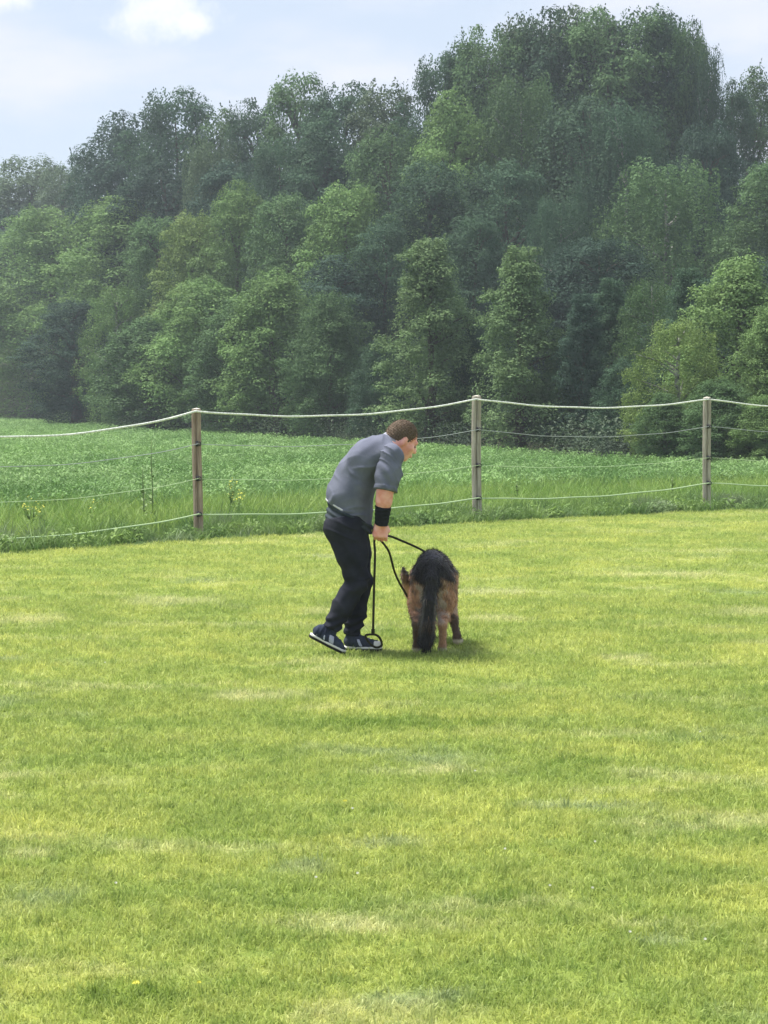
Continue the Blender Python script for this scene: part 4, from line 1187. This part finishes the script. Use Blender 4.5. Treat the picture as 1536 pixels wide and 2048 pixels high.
# ------------------------------------------------------------------ the dog
DX, DY = 0.300, 12.20
dog = empty('dog', (DX, DY, 0), 'black and tan shepherd dog seen from behind, sniffing the grass', 'dog')
G = SDF((-.26, -.30, .002), (.30, 1.05, .72), .0065)
G.ell((-.005, .05, .49), (.084, .17, .140), None, .03)
G.cone((0, .08, .50), (.015, .36, .47), .100, .108, .05)
G.ell((.02, .46, .425), (.115, .20, .160), None, .05)
G.cone((.02, .55, .46), (-.04, .70, .42), .095, .078, .05)
G.cone((-.04, .70, .42), (-.095, .79, .345), .075, .066, .03)
G.ell((-.10, .80, .325), (.070, .075, .075), None, .02)
G.ell((-.102, .845, .29), (.052, .055, .055), None, .02)
G.cone((-.106, .855, .26), (-.116, .905, .165), .036, .025, .015)
for s in (-1, 1):
    G.chain([(-.10 + s * .045, .755, .36), (-.10 + s * .068, .735, .415), (-.10 + s * .078, .722, .47)], [.032, .025, .007], .008)
# hind legs: thigh, stifle forward, hock back, near-upright shank, paw
def hind(s, fx, fy):
    G.cone((s * .060, .03, .45), (s * .080, .045, .33), .078, .062, .04)
    G.cone((s * .080, .045, .33), (s * .082 * .6 + fx * .4, .11, .275), .062, .046, .03)
    G.cone((s * .045 + fx * .5, .11, .285), (fx, fy - .075, .185), .050, .028, .03)
    G.chain([(fx, fy - .075, .185), (fx, fy - .035, .05), (fx, fy - .025, .028)], [.026, .021, .024], .015)
    G.cone((fx, fy - .02, .026), (fx + s * .004, fy + .045, .020), .026, .023, .01)
hind(-1, -.100, -.01); hind(1, .058, .02)
def fore(s, fx, fy):
    G.cone((.02 + s * .085, .50, .42), (.02 + s * .095, .47, .30), .070, .048, .04)
    G.chain([(.02 + s * .095, .47, .30), (fx * .6 + s * .045, (.47 + fy) / 2, .16), (fx, fy, .06), (fx, fy, .028)], [.040, .028, .022, .024], .02)
    G.cone((fx, fy, .024), (fx + .022 * s, fy + .035, .02), .026, .022, .01)
fore(1, .162, .40); fore(-1, -.055, .52)
# tail
tl = [(-.002, -.09, .565), (-.012, -.165, .47), (-.024, -.185, .34), (-.036, -.175, .20), (-.044, -.150, .09), (-.046, -.125, .03)]
G.chain(tl, [.027, .033, .037, .042, .038, .018], .02)
G.warp(lambda X, Y, Z: .0025 * np.sin(X * 130 + 2 * np.sin(Z * 40)) * np.sin(Z * 55 + Y * 35))
Pd, Fd = G.arrays()
def sstep(a, b, x): t = np.clip((x - a) / (b - a), 0, 1); return t * t * (3 - 2 * t)
tlA = np.array(tl)
def coat(P):
    X, Y, Z = P.T; r = np.random.default_rng(5)
    nz = .02 * np.sin(X * 70 + Z * 43) + .018 * np.sin(Z * 95 + Y * 37 + X * 21) + r.normal(0, .008, len(P))
    ax = np.abs(X + .005)
    tan = np.array((.56, .31, .195)); blk = np.array((.020, .019, .024)); cream = np.array((.62, .52, .45)); dark = np.array((.05, .032, .022)); sad = np.array((.045, .044, .06))
    C = np.tile(tan, (len(P), 1))
    mixc = lambda C, w, c: C * (1 - w[:, None]) + np.asarray(c) * w[:, None]
    w = sstep(.385, .475, Z + nz + .55 * np.maximum(0, .085 - ax)); C = mixc(C, w, blk); w = sstep(.01, .035, nz) * (Z > .22); C = mixc(C, w * .35, dark)
    w = np.exp(-((X + .0) / .05) ** 2 - ((Z - .585) / .03) ** 2 - ((Y + .02) / .09) ** 2) * .8; C = mixc(C, w, (.16, .16, .21))  # blue-grey sheen on top of the rump, a highlight painted into the coat
    w = sstep(.028, .045, ax) * (1 - sstep(.062, .085, ax + nz)) * (Y < .05) * sstep(.16, .22, Z) * (1 - sstep(.38, .43, Z + nz)); C = mixc(C, w * .9, cream)
    w = (1 - sstep(.20, .28, Z + nz)) * (Z > .03) * (X < .0) * (Y < .2); C = mixc(C, w * .85, dark)
    C = mixc(C, sstep(.1, .25, Y) * (1 - sstep(.30, .40, Z + nz)) * (Y < .66) * (Z > .2) * .45, cream)
    w = (1 - sstep(.16, .21, Z + nz)) * (X > .08) * (Y > .2); C = mixc(C, w * .9, dark)
    w = (1 - sstep(.030, .045, Z)); C = mixc(C, w, (.62, .54, .40))
    dt = np.min([np.linalg.norm(P - (tlA[i] * (1 - t) + tlA[i + 1] * t), axis=1) for i in range(5) for t in (0, .25, .5, .75)], axis=0)
    wt = (1 - sstep(.045, .054, dt)) * (Y < -.07); C = mixc(C, wt, blk * 1.1)
    w = wt * sstep(.022, .036, np.abs(X - np.interp(Z, tlA[::-1, 2], tlA[::-1, 0]))) * sstep(.10, .2, Z) * (1 - sstep(.33, .42, Z)); C = mixc(C, w * .45, (.30, .27, .26))
    face = (Y > .70) * sstep(.33, .38, Z); C = mixc(C, face * .75, dark); C = mixc(C, sstep(.84, .88, Y) * (1 - sstep(.26, .30, Z)) * .92, blk)
    return C
def paint(me, C):
    a = me.color_attributes.new('coat', 'FLOAT_COLOR', 'POINT')
    a.data.foreach_set('color', np.column_stack([C, np.ones(len(C))]).astype(np.float32).ravel())
m_fur, N, L, b = new_mat('dog_coat', 0.65, spec=0.3)
va = N.new('ShaderNodeVertexColor'); va.layer_name = 'coat'
a = n_noise(N, L, n_pos(N, L, (3, 3, .6)), 60, 4, 0.6)
L.new(n_mix(N, L, n_step(N, L, a, .3, .7), n_mix(N, L, 1.0, va.outputs[0], (.65, .65, .65), 'MULTIPLY'), va.outputs[0]), b.inputs['Base Color'])
add_bump(N, L, b, a, 0.8, 0.006)
b.inputs['Sheen Weight'].default_value = 0.15
me = mesh_np('body', Pd, Fd, True); paint(me, coat(Pd)); link('body', me, m_fur, dog)
# fur strands
me.calc_loop_triangles() if False else None
nrm = np.empty(len(Pd) * 3, dtype=np.float32); me.vertex_normals.foreach_get('vector', nrm); nrm = nrm.reshape(-1, 3)
r = np.random.default_rng(9); pick = r.choice(len(Pd), min(26000, len(Pd) * 2), replace=True); pick = pick[Pd[pick, 2] > .035]
p0 = Pd[pick] + r.normal(0, .003, (len(pick), 3)); n0 = nrm[pick]
flow = np.tile(np.array((0, -.45, -.75)), (len(pick), 1)); flow[p0[:, 2] < .28] = (0, -.1, -1)
dirn = flow - n0 * np.sum(flow * n0, axis=1, keepdims=True) + n0 * .42 + r.normal(0, .12, flow.shape); dirn /= np.linalg.norm(dirn, axis=1, keepdims=True)
is_tail = (p0[:, 1] < -.10); legs = p0[:, 2] < .22
ln = np.where(is_tail, .042, np.where(legs, .010, .022)) * r.uniform(.6, 1.3, len(pick)); ln = np.where((p0[:, 1] < .0) & (p0[:, 2] > .2) & ~is_tail, ln * 1.35, ln)
ln = np.minimum(ln, np.maximum(.004, p0[:, 2] / 1.2))
sd = np.cross(dirn, r.normal(size=dirn.shape)); sd /= np.linalg.norm(sd, axis=1, keepdims=True); wd = .0028
Vh = np.stack([p0 - sd * wd / 2, p0 + sd * wd / 2, p0 + dirn * ln[:, None]], 1).reshape(-1, 3)
mh = mesh_np('fur', Vh, np.arange(len(Vh)).reshape(-1, 3)); paint(mh, np.repeat(coat(p0) * r.uniform(.7, 1.35, (len(p0), 1)), 3, axis=0))
fur = link('fur', mh, m_fur, dog); tag(fur, kind='stuff')
m_strap, *_ = new_mat('leash_webbing', 0.8, (0.022, 0.022, 0.010), 0.2)
m_metal, *_ = new_mat('clip_metal', 0.35, (0.5, 0.5, 0.48), 0.5); m_metal.node_tree.nodes['Principled BSDF'].inputs['Metallic'].default_value = 0.9
mb = MB(); cn = Vector((-.02, .72, .41)); ax_ = Vector((-.35, .75, -.45)).normalized(); ux = ax_.cross(Vector((0, 0, 1))).normalized(); uy = ux.cross(ax_)
mb.tube([cn + ux * .084 * math.cos(t) + uy * .084 * math.sin(t) for t in np.linspace(0, 6.283, 25)], .011, 6, cap=False)
mb.build('collar', m_strap, dog)

# ------------------------------------------------------------------ the leash
gp = Vector(grip)
leash = empty('dog_leash', (gp.x, gp.y, 0), 'dark leash running from the man\'s hand to the dog with one end hanging down', 'leash')
lo_ = Vector((gp.x, gp.y, 0))
def curve(pts, n=18):
    """smooth curve through the points"""
    P = [Vector(p) for p in pts]; P = [P[0] * 2 - P[1]] + P + [P[-1] * 2 - P[-2]]; out = []
    for i in range(1, len(P) - 2):
        for j in range(n):
            t = j / n; a_, b_, c_, d_ = P[i - 1], P[i], P[i + 1], P[i + 2]
            out.append(0.5 * ((2 * b_) + (-a_ + c_) * t + (2 * a_ - 5 * b_ + 4 * c_ - d_) * t * t + (-a_ + 3 * b_ - 3 * c_ + d_) * t ** 3))
    out.append(P[-2]); return out
s1 = curve([gp + Vector((-.035, 0, .0)), gp + Vector((.035, .0, .0)), at(795, 1078, 12.20), at(850, 1104, 12.45), Vector((DX + .0, DY + .66, .50))])
s2 = curve([gp + Vector((-.02, 0, .01)), gp + Vector((.005, 0, -.03)), at(778, 1104, 12.06), at(790, 1146, 12.25), at(806, 1178, 12.45), at(824, 1200, 12.6), Vector((DX - .05, DY + .66, .345))])
s3 = curve([gp + Vector((-.02, 0, .01)), gp + Vector((-.035, .01, -.035)), at(750, 1110, 12.04), at(748, 1180, 12.05), at(746, 1268, 12.06)])
for sname, s_, rr in (('strap', s1, .0072), ('strap', s2, .0070), ('strap', s3, .0072)):
    mb = MB(); mb.tube([q - lo_ for q in s_], rr, 8); mb.build(sname, m_strap, leash)
mb = MB(); e = s3[-1] - lo_
ring = []
for t in np.linspace(0, 6.283, 26):
    a_, b_ = .050 * math.sin(t) + .006 * math.sin(2 * t + 1), -.038 + .038 * math.cos(t) + .004 * math.sin(3 * t)
    ring.append(e + Vector((a_ * .95 + b_ * -.25, -.01 + b_ * .35, max(.012 - e.z, b_ - a_ * .30))))
mb.tube(ring, .0075, 6, cap=False)
mb.build('handle_loop', m_strap, leash)
mb = MB(); mb.tube([e + Vector((0, 0, .03)), e + Vector((0, 0, -.004))], .011, 8); mb.build('stitched_end', m_strap, leash)

# ------------------------------------------------------------------ air
m_air = bpy.data.materials.new('haze'); m_air.use_nodes = True
N, L = m_air.node_tree.nodes, m_air.node_tree.links
N.remove(N['Principled BSDF'])
pv = N.new('ShaderNodeVolumePrincipled'); pv.inputs['Color'].default_value = (0.80, 0.90, 1.0, 1); pv.inputs['Density'].default_value = 0.0007
L.new(pv.outputs[0], [n for n in N if n.type == 'OUTPUT_MATERIAL'][0].inputs['Volume'])
hb = MB(); x0, x1, y0, y1, z0, z1 = -245, 245, -45, 335, -1.0, 27.0
hb.add([(x0, y0, z0), (x1, y0, z0), (x1, y1, z0), (x0, y1, z0), (x0, y0, z1), (x1, y0, z1), (x1, y1, z1), (x0, y1, z1)],
       [(0, 3, 2, 1), (4, 5, 6, 7), (0, 1, 5, 4), (1, 2, 6, 5), (2, 3, 7, 6), (3, 0, 4, 7)])
hz = hb.build('haze', m_air, None, smooth=False); tag(hz, 'thin pale haze in the air', kind='stuff')
